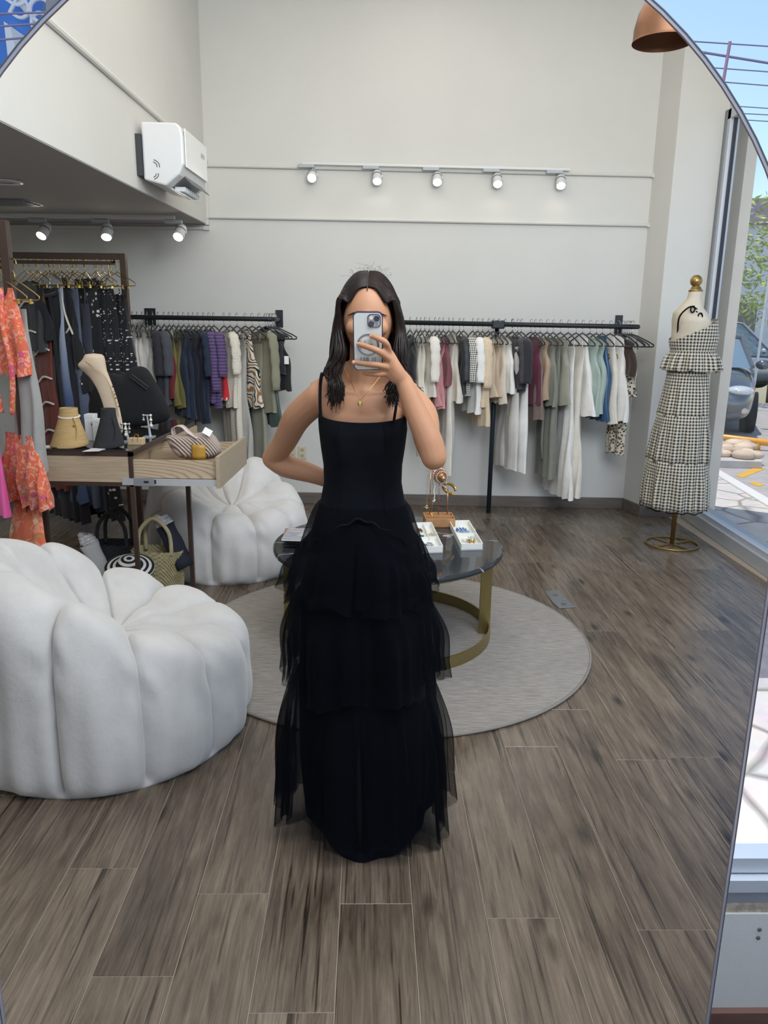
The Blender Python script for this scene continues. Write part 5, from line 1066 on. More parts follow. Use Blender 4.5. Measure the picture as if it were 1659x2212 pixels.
# nails
NAIL = mat('nail', '#e0b6a6', .25)
for pts, rs in FG[:3]:
    P = onph(*pts[-1]); d = (P - onph(*pts[-2])).normalized(); c = P + PN * .0045 + d * .001
    M = Matrix((d, PN.cross(d).normalized(), PN)).transposed(); MB().ball(c, (.0058, .0048, .0022), 10, 6, M).build('fingernail', NAIL, per, sm=True)
# eyes and brows
EYE = mat('eye_white', '#e6e2dc', .2); IRIS = mat('iris', '#2e1f16', .2); BROW = mat('brow_hair', '#2a1d17', .9)
for sx in (-1, 1):
    MB().ball(HC + Vector((sx * .029, -.0775, -.010)), (.0115, .0055, .005), 12, 8).build('eye', EYE, per, sm=True); MB().ball(HC + Vector((sx * .029, -.0825, -.010)), (.0045, .0014, .0045), 10, 6).build('iris', IRIS, per, sm=True)
    MB().tube([HC + Vector((sx * .016, -.0900, .0080)), HC + Vector((sx * .034, -.0855, .0110)), HC + Vector((sx * .052, -.0700, .004))], [.0022, .0024, .0010], 6).build('eyebrow', BROW, per, sm=True)
MB().ball(HC + Vector((0, -.095, -.066)), (.020, .0065, .0075), 12, 6).build('lips', mat('lips', '#b06a5e', .4), per, sm=True)
# ---- hair
HAIR, nt, L, pb_ = custom('dark_brown_hair'); tc = nd(nt, 'ShaderNodeTexCoord'); n_ = nd(nt, 'ShaderNodeTexNoise', i_Scale=18.); L.new(tc.outputs['Object'], n_.inputs['Vector']); r_ = nd(nt, 'ShaderNodeValToRGB'); L.new(n_.outputs['Fac'], r_.inputs[0])
r_.color_ramp.elements[0].color = lin('#120e0e'); r_.color_ramp.elements[1].color = lin('#2c211d'); L.new(r_.outputs[0], pb_.inputs['Base Color']); pb_.inputs['Roughness'].default_value = .42; pb_.inputs['Specular IOR Level'].default_value = .22
cap = MB()
def capf(v, a):
    ph = 2 * PI * a; fr_ = -math.sin(ph); edge = math.radians(lerp([-1, -.2, .25, .62, .85, 1], [-48, -40, -22, 12, 34, 39], fr_)); th_ = PI / 2 - v * (PI / 2 - edge)
    k = 1.0 - .02 * sstep(.8, 1, v); return HC + Vector((math.cos(th_) * math.cos(ph) * .0765 * k, math.cos(th_) * math.sin(ph) * .0965 * k + .001, math.sin(th_) * .1195))
cap.grid(capf, 20, 40, cv=True); cap.build('hair_cap', HAIR, per, sm=True)
hr = MB(); rg = random.Random(11)
def strand(s, f, layer):
    j = lambda k: rg.gauss(0, k)
    o = lambda x, y, z: HC + Vector((x, y, z))
    yb = -.082 + .165 * f; wd = .011 * layer; bk = f > .42; back = max(0, (f - .42) / .58)
    tz = math.sqrt(max(.12, 1 - (yb / .108) ** 2)); hf = lambda x: .121 * math.sqrt(max(0, tz * tz - (x / .082) ** 2 * .9))
    p = [o(s * .002, yb * .93 + .004, .1195 * tz + .001), o(s * (.024 + wd * .3), yb * .96 + .004, hf(.024) + .001), o(s * (.047 + wd * .35), yb * (.97 - .05 * (f < .2)) + .004, hf(.048) - .002), o(s * (.064 + wd * .45), yb * .95 + .008, .068 * tz + .002), o(s * (.0735 + wd * .75 + .003 * f), yb * .90 + .012 * (1 - f), .028 + j(.004))]
    if bk:      # falls behind the shoulders, filling the space beside and behind the neck
        xs = (.088 - .075 * back * rg.random()) + wd
        p += [o(s * (xs + .002), .035 + .06 * back, -.03), o(s * (xs + .006 + j(.004)), .045 + .045 * back, -.10), o(s * (xs + .014 * layer + j(.008)), .060 + .03 * back, -.155), o(s * (xs + .030 * layer + j(.010)), .062 + .03 * back, -.190), o(s * (xs + .040 * layer + j(.014)), .068 + .02 * back, -.212 + j(.012))]
    else:
        fr = 1 - f / .42
        p += [o(s * (.079 - .012 * (s < 0) * fr + wd * 1.5 + j(.002)), yb * .7 + .010, -.028), o(s * (.078 - .018 * (s < 0) * fr + wd * 1.9 + j(.004)), -.022 - .045 * fr + j(.006), -.095), o(s * (.079 + wd * 2.2 + j(.006)), -.050 - .012 * fr + j(.006), -.145)]
        if s < 0: p += [o(s * (.070 + .022 * layer + j(.007)), -.074 + j(.005), -.182), o(s * (.066 + .030 * layer + .02 * f + j(.009)), -.080 + j(.004), -.216 + j(.012))]
        else: p += [o(s * (.068 + .012 * layer + j(.006)), -.066 + j(.005), -.182), o(s * (.058 + .016 * layer + j(.008)), -.078 + j(.004), -.212 + j(.012))]
    P = bez(p, 4); n = len(P); r_ = rg.uniform(.0024, .0040); R = [r_ * (.6 + .4 * min(1, i / 5)) if i < n * .72 else r_ * max(.1, (1 - (i / n - .72) / .28) ** .8) for i in range(n)]
    hr.tube(P, R, 5, caps=False)
for s in (-1, 1):
    for i in range(430): strand(s, rg.random(), rg.random())
    for i in range(120): strand(s, rg.random() * .15, rg.random())
hr.build('hair', HAIR, per, sm=True)
MB().tube([HC + Vector((0, -.096 * math.sin(a) * .97, .1195 * math.cos(a) + .0035)) for a in [.05 + .95 * i / 10 for i in range(11)]], [.0006 + .0009 * i / 10 for i in range(11)], 5).build('hair_parting', mat('scalp', '#4d3b33', .7), per, sm=True)
fw = MB()
for i in range(34):
    a = rg.uniform(-1, 1); r0 = HC + Vector((a * .05, rg.uniform(-.05, .03), .118 - .02 * abs(a))); d = Vector((a * .5 + rg.gauss(0, .25), rg.gauss(0, .2), .7)).normalized()
    L1 = rg.uniform(.008, .022); fw.tube(bez([r0, r0 + d * L1, r0 + d * L1 * 1.6 + Vector((rg.gauss(0, .012), 0, -.004))], 3), .00024, 3, caps=False)
fw.build('flyaway_hair', HAIR, per)
# ---- dress
BLKD = mat('black_bodice', '#080b12', .9, var=.15, vscale=20, bump=.06, bscale=300, spec=.15)
TUL, nt, L, pb_ = custom('black_tulle'); pb_.inputs['Base Color'].default_value = lin('#070a11'); pb_.inputs['Roughness'].default_value = .9; pb_.inputs['Specular IOR Level'].default_value = .1
tr = nd(nt, 'ShaderNodeBsdfTransparent'); mx = nd(nt, 'ShaderNodeMixShader'); lw = nd(nt, 'ShaderNodeLayerWeight', i_Blend=.35); mr = nd(nt, 'ShaderNodeMapRange'); mr.inputs[3].default_value = .40; mr.inputs[4].default_value = .95
L.new(lw.outputs['Facing'], mr.inputs[0]); L.new(mr.outputs[0], mx.inputs[0]); L.new(tr.outputs[0], mx.inputs[1]); L.new(pb_.outputs[0], mx.inputs[2]); L.new(mx.outputs[0], nt.nodes['Material Output'].inputs[0])
def tube_rows(m, rows, n=64, fn=None):
    def f(v, a):
        x = v * (len(rows) - 1); i = min(int(x), len(rows) - 2); t = x - i; r = [rows[i][k] + (rows[i + 1][k] - rows[i][k]) * t for k in range(5)]
        A = 2 * PI * a; c, s = math.cos(A), math.sin(A); P = Vector((r[1] + r[3] * math.copysign(abs(c) ** .88, c), r[2] + r[4] * math.copysign(abs(s) ** .88, s), r[0])); 
        return P + (fn(A, v) if fn else Vector())
    m.grid(f, (len(rows) - 1) * 4 + 1, n, cv=True); return m
def bust(A, v):
    s = math.sin(A); c = math.cos(A); d = 0
    if s < 0: d = -.020 * math.exp(-((v - .28) / .22) ** 2) * (math.exp(-((c - .5) / .35) ** 2) + math.exp(-((c + .5) / .35) ** 2)) * 1.0
    return Vector((0, d, .006 * math.cos(2 * A) * (1 - v) ** 3))
rb = [(1.308, AXX - .002, 2.168, .122, .100), (1.295, AXX - .002, 2.168, .123, .101), (1.27, AXX, 2.166, .1235, .102), (1.22, AXX, 2.167, .118, .096), (1.17, AXX, 2.168, .111, .088), (1.12, AXX, 2.168, .110, .086), (1.07, AXX, 2.17, .119, .093), (1.03, AXX, 2.172, .132, .102), (.97, AXX, 2.172, .150, .113), (.90, AXX, 2.172, .165, .122)]
tube_rows(MB(), rb, 64, bust).build('bodice', BLKD, per, sm=True, solid=.003)
for x, dx, t0, t1 in ((-.098, -.006, .040, .055), (.086, .014, .0, 0)):
    X0 = AXX + x - .012 * (x < 0); MB().tube(bez([(X0, 2.072, 1.300), (X0 + dx * .5, 2.080, 1.350), (X0 + dx, 2.125, 1.404), (X0 + dx, 2.18, 1.424 if x < 0 else 1.42), (X0 + dx, 2.225, 1.40), (X0, 2.255, 1.30)], 5), .0042, 6, flat=(1.3, .6)).build('shoulder_strap', BLKD, per, sm=True)
for sx in (-1, 1): MB().tube(bez([(AXX + sx * .060, 2.062, 1.300), (AXX + sx * .066, 2.050, 1.26), (AXX + sx * .058, 2.076, 1.18), (AXX + sx * .062, 2.078, 1.10), (AXX + sx * .075, 2.073, 1.04)], 5), .0014, 5).build('seam', BLKD, per)
def skirt(nm, mt, zt, zb, top, bot, folds, amp, seed, hem=.02, puff=.0, vee=0., n=220, nv=26, cx=AXX, off=(0, 0), cxb=None):
    rg2 = random.Random(seed); ph = [rg2.random() * 6.28 for _ in range(6)]; m = MB()
    def f(v, a):
        A = 2 * PI * a; c, s = math.cos(A), math.sin(A); fr = max(0, -s)
        w = sum(math.sin(k * A + ph[i]) / (i + 1.2) for i, k in enumerate(folds))
        e = v ** .6; rx = top[0] + (bot[0] - top[0]) * e; ry = top[1] + (bot[1] - top[1]) * e; pf = puff * math.sin(PI * min(1, v * 1.25)) ; k = 1 + pf + amp * sstep(0, .55, v) * w
        z0 = zt - vee * (1 - math.exp(-(c / .5) ** 2)) * (1 if s < .3 else .6); z1 = zb + hem * (math.sin(2 * A + ph[0]) + .6 * math.sin(5 * A + ph[1]) + .35 * math.sin(13 * A + ph[2]))
        cc = cx + ((cxb - cx) * v if cxb is not None else 0)
        return Vector((cc + rx * k * c + off[0] * v, 2.172 + ry * k * s + off[1] * v, max(.004 + .003 * (1 + w), z0 + (z1 - z0) * v)))
    m.grid(f, nv, n, cv=True); return m.build(nm, mt, per, sm=True)
F1 = (9, 17, 29, 41, 7); F2 = (7, 13, 23, 37, 5)
def lining():
    def f(v, a):
        A = 2 * PI * a; c, s_ = math.cos(A), math.sin(A); rx = lerp([0, .25, .5, .8, 1], [.142, .188, .205, .212, .200], v); ry = lerp([0, .25, .5, .8, 1], [.108, .158, .178, .185, .180], v)
        k = 1 + .035 * sstep(.1, .6, v) * (math.sin(7 * A + 1) + .6 * math.sin(12 * A + 2)); hz = (.10 if c < 0 else .085) * sstep(.30, 1.05, abs(c)) * (1 if s_ < .2 else .5)
        z = .99 + (.003 + hz - .99) * v; cx_ = AXX + .025 * v
        return Vector((cx_ + rx * k * c, 2.172 + ry * k * s_ - .015 * v, z))
    m = MB(); m.grid(f, 34, 120, cv=True); m.build('skirt_lining', BLKD, per, sm=True)
lining()
# first tier under the curved waist seam, then two longer tiers, each of two sheer layers
for k, (sd, sc) in enumerate(((2, 1.0), (3, .94))):
    skirt('tulle_tier', TUL, 1.035, .785 + .015 * k, (.140 * sc, .110 * sc), (.228 * sc, .205 * sc), F1, .075, sd, .016, .06, vee=.10, cxb=-.108)
    skirt('tulle_tier', TUL, .83, .515 + .015 * k, (.185 * sc, .160 * sc), (.242 * sc, .222 * sc), F2, .080, sd + 10, .022, .06, vee=.03, cxb=-.092)
    skirt('tulle_tier', TUL, .58, .055 + .02 * k, (.195 * sc, .175 * sc), (.272 * sc, .235 * sc), F1, .085, sd + 20, .028, .05, vee=.02, cxb=-.090)
skirt('tulle_overlay', TUL, 1.06, .70, (.128, .102), (.21, .19), F2, .05, 33, .02, .02, n=160)
MB().tube([(AXX + .153 * math.sin(a), 2.165 - .121 * math.cos(a), 1.04 - .105 * min(1, abs(a) / 1.2) ** 1.2 - .004 * math.sin(a * 21)) for a in [-1.45 + 2.9 * i / 50 for i in range(51)]], .004, 6).build('gathered_seam', BLKD, per, sm=True)
# ---- jewellery she wears
pend = Vector((atY(778, 868, 2.078).x, 2.0735, atY(778, 868, 2.078).z)); pl_ = atY(757, 822, 2.122); pr_ = atY(822, 812, 2.122)
nk = MB(); nk.tube([pl_ + Vector((-.02, .05, .03)), pl_, pl_.lerp(pend, .5) + Vector((0, -.006, 0)), pend + Vector((-.002, 0, .006)), pend + Vector((.002, 0, .006)), pr_.lerp(pend, .5) + Vector((0, -.006, 0)), pr_, pr_ + Vector((.02, .05, .03))], .0007, 5); nk.build('necklace_chain', GOLD, per)
MB().ball(pend + Vector((0, -.003, -.004)), (.0065, .002, .0078), 12, 8).build('necklace_pendant', mat('pendant_gold', '#d9bd6a', .25, .9), per, sm=True)
e0 = HC + Vector((.076, -.004, -.045))
for dz, r in ((0, .010), (-.010, .008)): MB().tube([e0 + Vector((.002 * math.cos(a), r * math.cos(a), dz + r * math.sin(a) - .006)) for a in [2 * PI * i / 16 for i in range(16)]], .0016, 6, closed=True).build('hoop_earring', GOLD, per, sm=True)
wd_ = (WL - EL).normalized(); M = Matrix.Translation(WL.lerp(EL, .04)) @ wd_.to_track_quat('Z', 'Y').to_matrix().to_4x4()
for dz, mm in ((0, GOLD), (-.012, PEARL)): MB().tube([M @ Vector((.0255 * math.cos(a), .0255 * math.sin(a), dz)) for a in [2 * PI * i / 24 for i in range(24)]], .0028, 6, closed=True).build('wrist_bangle', mm, per, sm=True)
# ---- phone
ph_ = thing('smartphone', 'smartphone in clear case with dark purple rim, held in front of face', 'phone', PC - PU * PH_ / 2)
PMX = Matrix.Translation(PC) @ Matrix((PXA, PU, -PN)).transposed().to_4x4() @ Matrix.Rotation(.010, 4, 'Z')     # local x right, y up, +z away from the viewer (screen)
def rrect(w, h, r, n=6):
    out = []
    for cx, cy, a0 in ((w / 2 - r, h / 2 - r, 0), (-w / 2 + r, h / 2 - r, PI / 2), (-w / 2 + r, -h / 2 + r, PI), (w / 2 - r, -h / 2 + r, 1.5 * PI)):
        out += [(cx + r * math.cos(a0 + PI / 2 * i / n), cy + r * math.sin(a0 + PI / 2 * i / n)) for i in range(n + 1)]
    return out
PURF = mat('purple_chrome', '#4a4560', .2, .8); BACKW = mat('phone_back', '#cfd3cf', .25, coat=.5); LENSB = mat('lens_black', '#0e0e12', .08, coat=1)
MB().prism(rrect(PW, PH_, .013), -.0006, PT, PMX).build('rim', PURF, ph_, bevel=.0012)
MB().prism(rrect(PW - .005, PH_ - .005, .011), -.0012, -.0004, PMX).build('back_glass', BACKW, ph_)
MB().prism(rrect(PW - .006, PH_ - .006, .010), PT - .0004, PT + .0006, PMX).build('screen', mat('screen_glass', '#14161a', .1), ph_)
cmx = PMX @ Matrix.Translation((PW / 2 - .0215, PH_ / 2 - .0215, 0))
cmo = MB().prism(rrect(.033, .033, .009), -.0036, -.0010, cmx).build('camera_module', PURF, ph_, bevel=.0008)
MB().prism(rrect(.029, .029, .008), -.0041, -.0035, cmx).build('module_plate', mat('module_grey', '#a5a7aa', .3), cmo)
for x, y, r in ((.0068, .0066, .0068), (-.0068, -.0066, .0068)):
    MB().lathe([(r, -.0040), (r, -.0062), (r - .001, -.0066)], 20, cmx @ Matrix.Translation((x, y, 0))).build('lens_ring', PURF, cmo, sm=True); MB().lathe([(r - .0012, -.0062), (r - .0014, -.0072)], 20, cmx @ Matrix.Translation((x, y, 0))).build('lens', LENSB, cmo)
MB().lathe([(.0042, -.0040), (.0040, -.0052)], 16, cmx @ Matrix.Translation((-.0072, .0070, 0))).build('flash', mat('flash', '#e6dcc6', .2), cmo); MB().lathe([(.0030, -.0040), (.0028, -.0052)], 14, cmx @ Matrix.Translation((.0078, -.0072, 0))).build('sensor', mat('sensor_grey', '#8b8b90', .3), cmo)
rm = PMX @ Matrix.Translation((0, -.008, 0))
MB().add([rm @ Vector((r * math.cos(a), r * math.sin(a), z)) for r, z in ((.0285, -.0012), (.0285, -.0020), (.0235, -.0020), (.0235, -.0012)) for a in [2 * PI * i / 48 for i in range(48)]], [(k * 48 + i, k * 48 + (i + 1) % 48, ((k + 1) % 4) * 48 + (i + 1) % 48, ((k + 1) % 4) * 48 + i) for k in range(4) for i in range(48)]).build('magnet_ring', mat('ring_grey', '#82828c', .25, .6), ph_)
for x, y, w, h in ((-.018, .004, .003, .022), (-.008, .006, .003, .018), (-.004, .006, .008, .0025), (.006, -.002, .012, .018), (-.018, -.034, .003, .014), (-.010, -.034, .004, .012), (-.002, -.036, .007, .016), (.012, -.034, .003, .012), (.018, -.034, .003, .012)):
    MB().box((x - w / 2, y - .012 - h / 2, -.0016), (x + w / 2, y - .012 + h / 2, -.0011), PMX).build('back_print', mat('print_grey', '#8f9690', .4), ph_)
# ================================================================== MANNEQUIN IN THE WINDOW
MNB = fl(1451, 1176); MY = MNB.y
mq = thing('dress_form', 'cream dress form with brass ball finial on ring stand', 'dress form', (MNB.x, MY, 0))
BRS = mat('aged_brass', '#a68a55', .35, .85); FORM = mat('cream_linen', '#cdc3b0', .85, var=.05, vscale=12, bump=.1, bscale=120)
def mrow(y, xa, xb, ry, dx=0):
    a, b_ = atY(xa, y, MY), atY(xb, y, MY); return ((a.z + b_.z) / 2, (a.x + b_.x) / 2, MY + dx, (b_.x - a.x) / 2, ry)
m = MB(); tube_rows(m, [mrow(628, 1490, 1516, .045), mrow(645, 1485, 1514, .048), mrow(662, 1470, 1516, .07), mrow(676, 1457, 1524, .125), mrow(692, 1455, 1531, .15), mrow(715, 1454, 1538, .14), mrow(740, 1452, 1546, .13), mrow(790, 1460, 1532, .115), mrow(830, 1455, 1530, .12), mrow(880, 1444, 1524, .13)], 40); m.build('torso', FORM, mq, sm=True)
c = atY(1504, 607, MY); MB().ball(c, .040, 20, 14).build('ball_finial', BRS, mq, sm=True)
c2 = atY(1503, 628, MY); MB().lathe([(.047, -.006), (.047, .004), (.036, .010), (.032, .024), (.020, .030), (.016, .045)], 24, Matrix.Translation(c2)).build('neck_cap', BRS, mq, sm=True)
MB().cyl((MNB.x, MY, .01), (MNB.x, MY, .95), .017, n=14).build('pole', BRS, mq, sm=True)
MB().tube([(MNB.x + .185 * math.cos(a), MY + .185 * math.sin(a), .009) for a in [2 * PI * i / 48 for i in range(48)]], .0075, 8, closed=True).build('base_ring', BRS, mq, sm=True)
for a in (.5, .5 + PI / 2): MB().box((-.185, -.011, .002), (.185, .011, .009), Matrix.Translation((MNB.x, MY, 0)) @ Matrix.Rotation(a, 4, 'Z')).build('base_bar', BRS, mq)
GINGM = patt('gingham_dress', 'gingham_uv', '#cfc8b6', '#17191e', 46)
def flounce(nm, rows, par, amp, folds, seed, solid=.002, tilt=0):
    rg3 = random.Random(seed); ph = [rg3.random() * 6 for _ in range(4)]
    def fn(A, v): 
        w = sum(math.sin(k * A + ph[i]) / (1 + i * .6) for i, k in enumerate(folds)); return Vector((math.cos(A), math.sin(A), 0)) * (amp * sstep(0, .6, v) * w) + Vector((0, 0, .5 * amp * v * w))
    fn2 = (lambda A, v: fn(A, v) + Vector((0, 0, tilt * math.cos(A) * (1 - v) ** 1.2))) if tilt else fn
    m = MB(); tube_rows(m, rows, 120, fn2); o = m.build(nm, GINGM, par, sm=True, solid=solid); me = o.data; uv = me.uv_layers.new(name='uv'); cx, cy = sum(r[1] for r in rows) / len(rows) - wloc(par).x, MY - wloc(par).y; rad = sum((r[3] + r[4]) / 2 for r in rows) / len(rows)
    for p in me.polygons:
        an = [math.atan2(me.vertices[me.loops[l].vertex_index].co.y - cy, me.vertices[me.loops[l].vertex_index].co.x - cx) for l in p.loop_indices]
        for l, a in zip(p.loop_indices, an):
            a = a - 2 * PI if max(an) - min(an) > PI and a > 0 else a
            uv.data[l].uv = (a * rad, me.vertices[me.loops[l].vertex_index].co.z)
    return o
tp2 = thing('gingham_crop_top', 'black and cream gingham crop top with peplum frill on the dress form', 'top', (MNB.x, MY, atY(1500, 800, MY).z), 'gingham set on the dress form')
flounce('bodice', [mrow(712, 1450, 1544, .148), mrow(740, 1450, 1549, .136), mrow(762, 1452, 1540, .128)], tp2, .001, (3, 5), 1, tilt=.075)
flounce('peplum_frill', [mrow(758, 1450, 1542, .132), mrow(775, 1442, 1550, .155), mrow(800, 1434, 1556, .175)], tp2, .012, (9, 15, 23), 2)
for pts in ([(1464, 735, -.03), (1466, 690, -.10), (1482, 668, -.13), (1500, 664, -.10), (1525, 690, -.06), (1535, 712, -.05)], [(1452, 720, .10), (1457, 685, .13), (1470, 672, .12)]):
    MB().tube(bez([atY(x, y, MY + d) for x, y, d in pts], 5), .0055, 6).build('tie_strap', BLKD, tp2, sm=True)
for x, y in ((1496, 668), (1512, 683)):
    c = atY(x, y, MY - .13); MB().tube([c + Vector((.014 * math.cos(a), -.004, .020 * math.sin(a))) for a in [2 * PI * i / 14 for i in range(14)]], .005, 6, closed=True).build('bow_loop', BLKD, tp2, sm=True)
MB().tube(bez([atY(x, y, MY - .12) for x, y in ((1504, 672), (1522, 700), (1536, 725))], 5), .0045, 6).build('bow_tail', BLKD, tp2, sm=True)
sk2 = thing('gingham_skirt', 'long black and cream gingham tiered skirt on the dress form', 'skirt', (MNB.x, MY, atY(1450, 1090, MY).z), 'gingham set on the dress form')
flounce('waistband', [mrow(800, 1444, 1529, .125), mrow(812, 1443, 1529, .128)], sk2, .0, (3,), 3)
flounce('tier', [mrow(810, 1443, 1529, .130), mrow(850, 1436, 1528, .155), mrow(897, 1424, 1526, .175)], sk2, .006, (9, 14, 21), 4)
flounce('tier', [mrow(893, 1424, 1526, .180), mrow(940, 1414, 1526, .20), mrow(994, 1402, 1524, .215)], sk2, .010, (10, 17, 25), 5)
flounce('tier', [mrow(990, 1402, 1524, .22), mrow(1040, 1394, 1521, .24), mrow(1090, 1388, 1518, .255)], sk2, .014, (9, 16, 23), 6)
MB().tube([Vector((r[1] + (r[3] + .01 * math.sin(9 * a)) * math.cos(a), r[2] + (r[4] + .01 * math.sin(9 * a)) * math.sin(a), r[0] + .006 * math.sin(16 * a))) for r in (mrow(1092, 1388, 1518, .258),) for a in [2 * PI * i / 90 for i in range(90)]], .004, 5, closed=True).build('hem_piping', BLKD, sk2, sm=True)
# ================================================================== THINGS ON AND AROUND THE DESK
ZD = DZ + .0085
def onD(x, y): return fl(x, y, ZD)
STRAW = mat('straw', '#c9a873', .8, var=.12, vscale=14, stretch=(1, 1, 12), bump=.5, bscale=90); BSTRAW = mat('black_straw', '#2b2d31', .8, var=.15, vscale=14, stretch=(1, 1, 12), bump=.5, bscale=90)
def visor(label, x, y, w, h, mt, band):
    c = onD(x, y); k = .00255; t = thing('sun_visor', label, 'sun visor', c, 'sun visors on the desk')
    m = MB(); n = 44
    def f(v, a):
        A = 2 * PI * a; r = w * lerp([0, .08, .3, .6, .8, 1], [1.0, .98, .82, .60, .48, .44], v); z = h * v + .012 * math.cos(A - .3) * (1 - v); return Vector((c.x + r * math.cos(A) - .012 * (1 - v), c.y + r * .78 * math.sin(A), ZD + max(.0015, z - .012 * (1 - v) + .012 * (1 - v)) ))
    m.grid(f, 26, n, cv=True); m.build('brim', mt, t, sm=True, solid=.004)
    if band: MB().tube([Vector((c.x + .525 * w * math.cos(a), c.y + .525 * w * .8 * math.sin(a), ZD + h * .78 + .006 * math.sin(a))) for a in [2 * PI * i / 36 for i in range(36)]], .005, 6, closed=True).build('band', band, t, sm=True)
    MB().tube(bez([Vector((c.x + w * .35, c.y - w * .62, ZD + .004)), Vector((c.x + w * .55, c.y - w * .45, ZD + h * .45)), Vector((c.x + w * .38, c.y - w * .40, ZD + h * .78))], 5), .004, 6).build('overlap_edge', mt, t, sm=True)
    if band: MB().ball(Vector((c.x + w * .42, c.y - w * .47, ZD + h * .58)), .006, 8, 6).build('charm', GOLD, t, sm=True)
visor('tan straw roll-up sun visor with white band', 155, 965, .100, .205, STRAW, mat('ribbon_white', '#e2dccf', .7)); visor('black straw roll-up sun visor on desk corner', 240, 966, .080, .205, BSTRAW, None)
WBX = mat('white_card', '#dcdfe0', .5)
for nm, x, y, w, d, h, lb in (('gift_box', 200, 950, .05, .06, .145, 'tall white gift box behind the straw visor'), ('gift_box', 213, 953, .035, .05, .125, 'narrow pale box between the two visors')):
    c = onD(x, y); t = thing(nm, lb, 'box', c, 'white boxes on the desk'); MB().box((c.x - w / 2, c.y - d / 2, ZD), (c.x + w / 2, c.y + d / 2, ZD + h * .86)).build('box_base', WBX, t, bevel=.001); MB().box((c.x - w / 2 - .001, c.y - d / 2 - .001, ZD + h * .86), (c.x + w / 2 + .001, c.y + d / 2 + .001, ZD + h)).build('box_lid', WBX, t, bevel=.001)
    if x == 200: MB().box((c.x + .012, c.y - d / 2 - .002, ZD + .085), (c.x + .018, c.y - d / 2 - .0005, ZD + .095)).build('red_mark', mat('red_mark', '#a5373a', .5), t)
# necklace display bust
LIN = mat('beige_linen', '#d9c6ac', .85, bump=.3, bscale=220, var=.04); BY = 4.42
bu = thing('necklace_bust', 'tall beige linen necklace display bust on the desk', 'display bust', (atY(262, 930, BY).x, BY, ZD))
def brow(y, xa, xb, ry, dy=0): a, b_ = atY(xa, y, BY), atY(xb, y + dy, BY); return (a, b_, ry)
m = MB(); rows_ = [(763, 183, 222, .050, 0), (772, 182, 226, .055, 3), (780, 176, 228, .055, 8), (787, 166, 230, .050, 14), (796, 172, 234, .035, 12), (812, 192, 240, .022, 12), (835, 208, 248, .016, 10), (865, 220, 256, .013, 6), (895, 228, 262, .012, 3), (920, 232, 266, .012, 0), (946, 236, 268, .02, 0)]
n = 24; pp = []
for y, xa, xb, ry, dy in rows_:
    a, b_ = atY(xa, y, BY), atY(xb, y + dy, BY); c = (a + b_) / 2; u_ = (b_ - a) / 2
    pp += [c + u_ * math.cos(2 * PI * j / n) + Vector((0, ry * math.sin(2 * PI * j / n), 0)) for j in range(n)]
pp = [Vector((p.x, p.y, max(p.z, ZD))) for p in pp]
k = len(rows_); m.add(pp, [(i * n + j, i * n + (j + 1) % n, (i + 1) * n + (j + 1) % n, (i + 1) * n + j) for i in range(k - 1) for j in range(n)] + [tuple(range(n)), tuple((k - 1) * n + j for j in range(n))[::-1]]); m.build('bust_form', LIN, bu, sm=True, subd=1)
nb = thing('necklace', 'fine necklace with dark red stones on the beige bust', 'necklace', atY(258, 900, BY - .03), 'necklaces displayed on the desk')
MB().tube(bez([atY(x, y, BY - d) for x, y, d in ((184, 780, .05), (200, 792, .062), (225, 812, .045), (240, 840, .03), (250, 870, .022), (256, 900, .02))], 5), .0014, 5).build('chain', GOLD, nb)
for i, (x, y) in enumerate(((243, 835), (246, 845), (248, 852), (250, 860), (253, 869), (256, 878))): MB().ball(atY(x, y, BY - .03), .0045, 8, 6).build('stone', mat('stone_%d' % (i % 3), ['#4d1f2a', '#b9a68c', '#8a2f33'][i % 3], .3), nb, sm=True)
# black draped display bag with label plate
BG = mat('black_felt', '#1b1c1f', .95, var=.1, vscale=30, bump=.25, bscale=200); GY = 4.78
bg_ = thing('black_tote', 'large black felt tote with small metal label on the desk', 'tote bag', (atY(290, 920, GY).x, GY, ZD))
ol = [(186, 925), (190, 860), (205, 822), (240, 800), (262, 815), (278, 795), (300, 789), (318, 792), (332, 815), (352, 850), (368, 885), (372, 905), (345, 917), (300, 925)]
m = MB(); n = len(ol); cen = (285, 862)
def shell(dY, s): return [Vector((p.x, p.y, max(p.z, ZD))) for p in [atY(cen[0] + (x - cen[0]) * s, cen[1] + (y - cen[1]) * s, GY + dY) for x, y in ol]]
lay = [shell(-.07, .55), shell(-.06, .82), shell(-.03, .97), shell(.0, 1.0), shell(.05, .96), shell(.08, .7)]; pts = [p for l in lay for p in l]
m.add(pts, [(i * n + j, i * n + (j + 1) % n, (i + 1) * n + (j + 1) % n, (i + 1) * n + j) for i in range(len(lay) - 1) for j in range(n)] + [tuple(range(n)), tuple((len(lay) - 1) * n + j for j in range(n))[::-1]]); m.build('bag_body', BG, bg_, sm=True, subd=2)
a, b_ = atY(282, 815, GY - .085), atY(318, 842, GY - .085); d = (b_ - a).normalized(); up_ = Vector((-d.z, 0, d.x)); up_ = up_ if up_.z > 0 else -up_
m = MB(); q = [a, b_, b_ + up_ * .022, a + up_ * .022]; m.add(q + [p + Vector((0, -.004, 0)) for p in q], [(0, 1, 2, 3), (7, 6, 5, 4), (0, 4, 5, 1), (1, 5, 6, 2), (2, 6, 7, 3), (3, 7, 4, 0)]); m.build('label_plate', mat('label_dark', '#2f3236', .35, .4), bg_, bevel=.001)
for f0, f1 in (((-.002, -.001), 0),): MB().tube([p + Vector((0, -.0045, 0)) for p in q], .0012, 4, closed=True).build('plate_edge', mat('plate_edge', '#9b9da0', .3, .8), bg_)
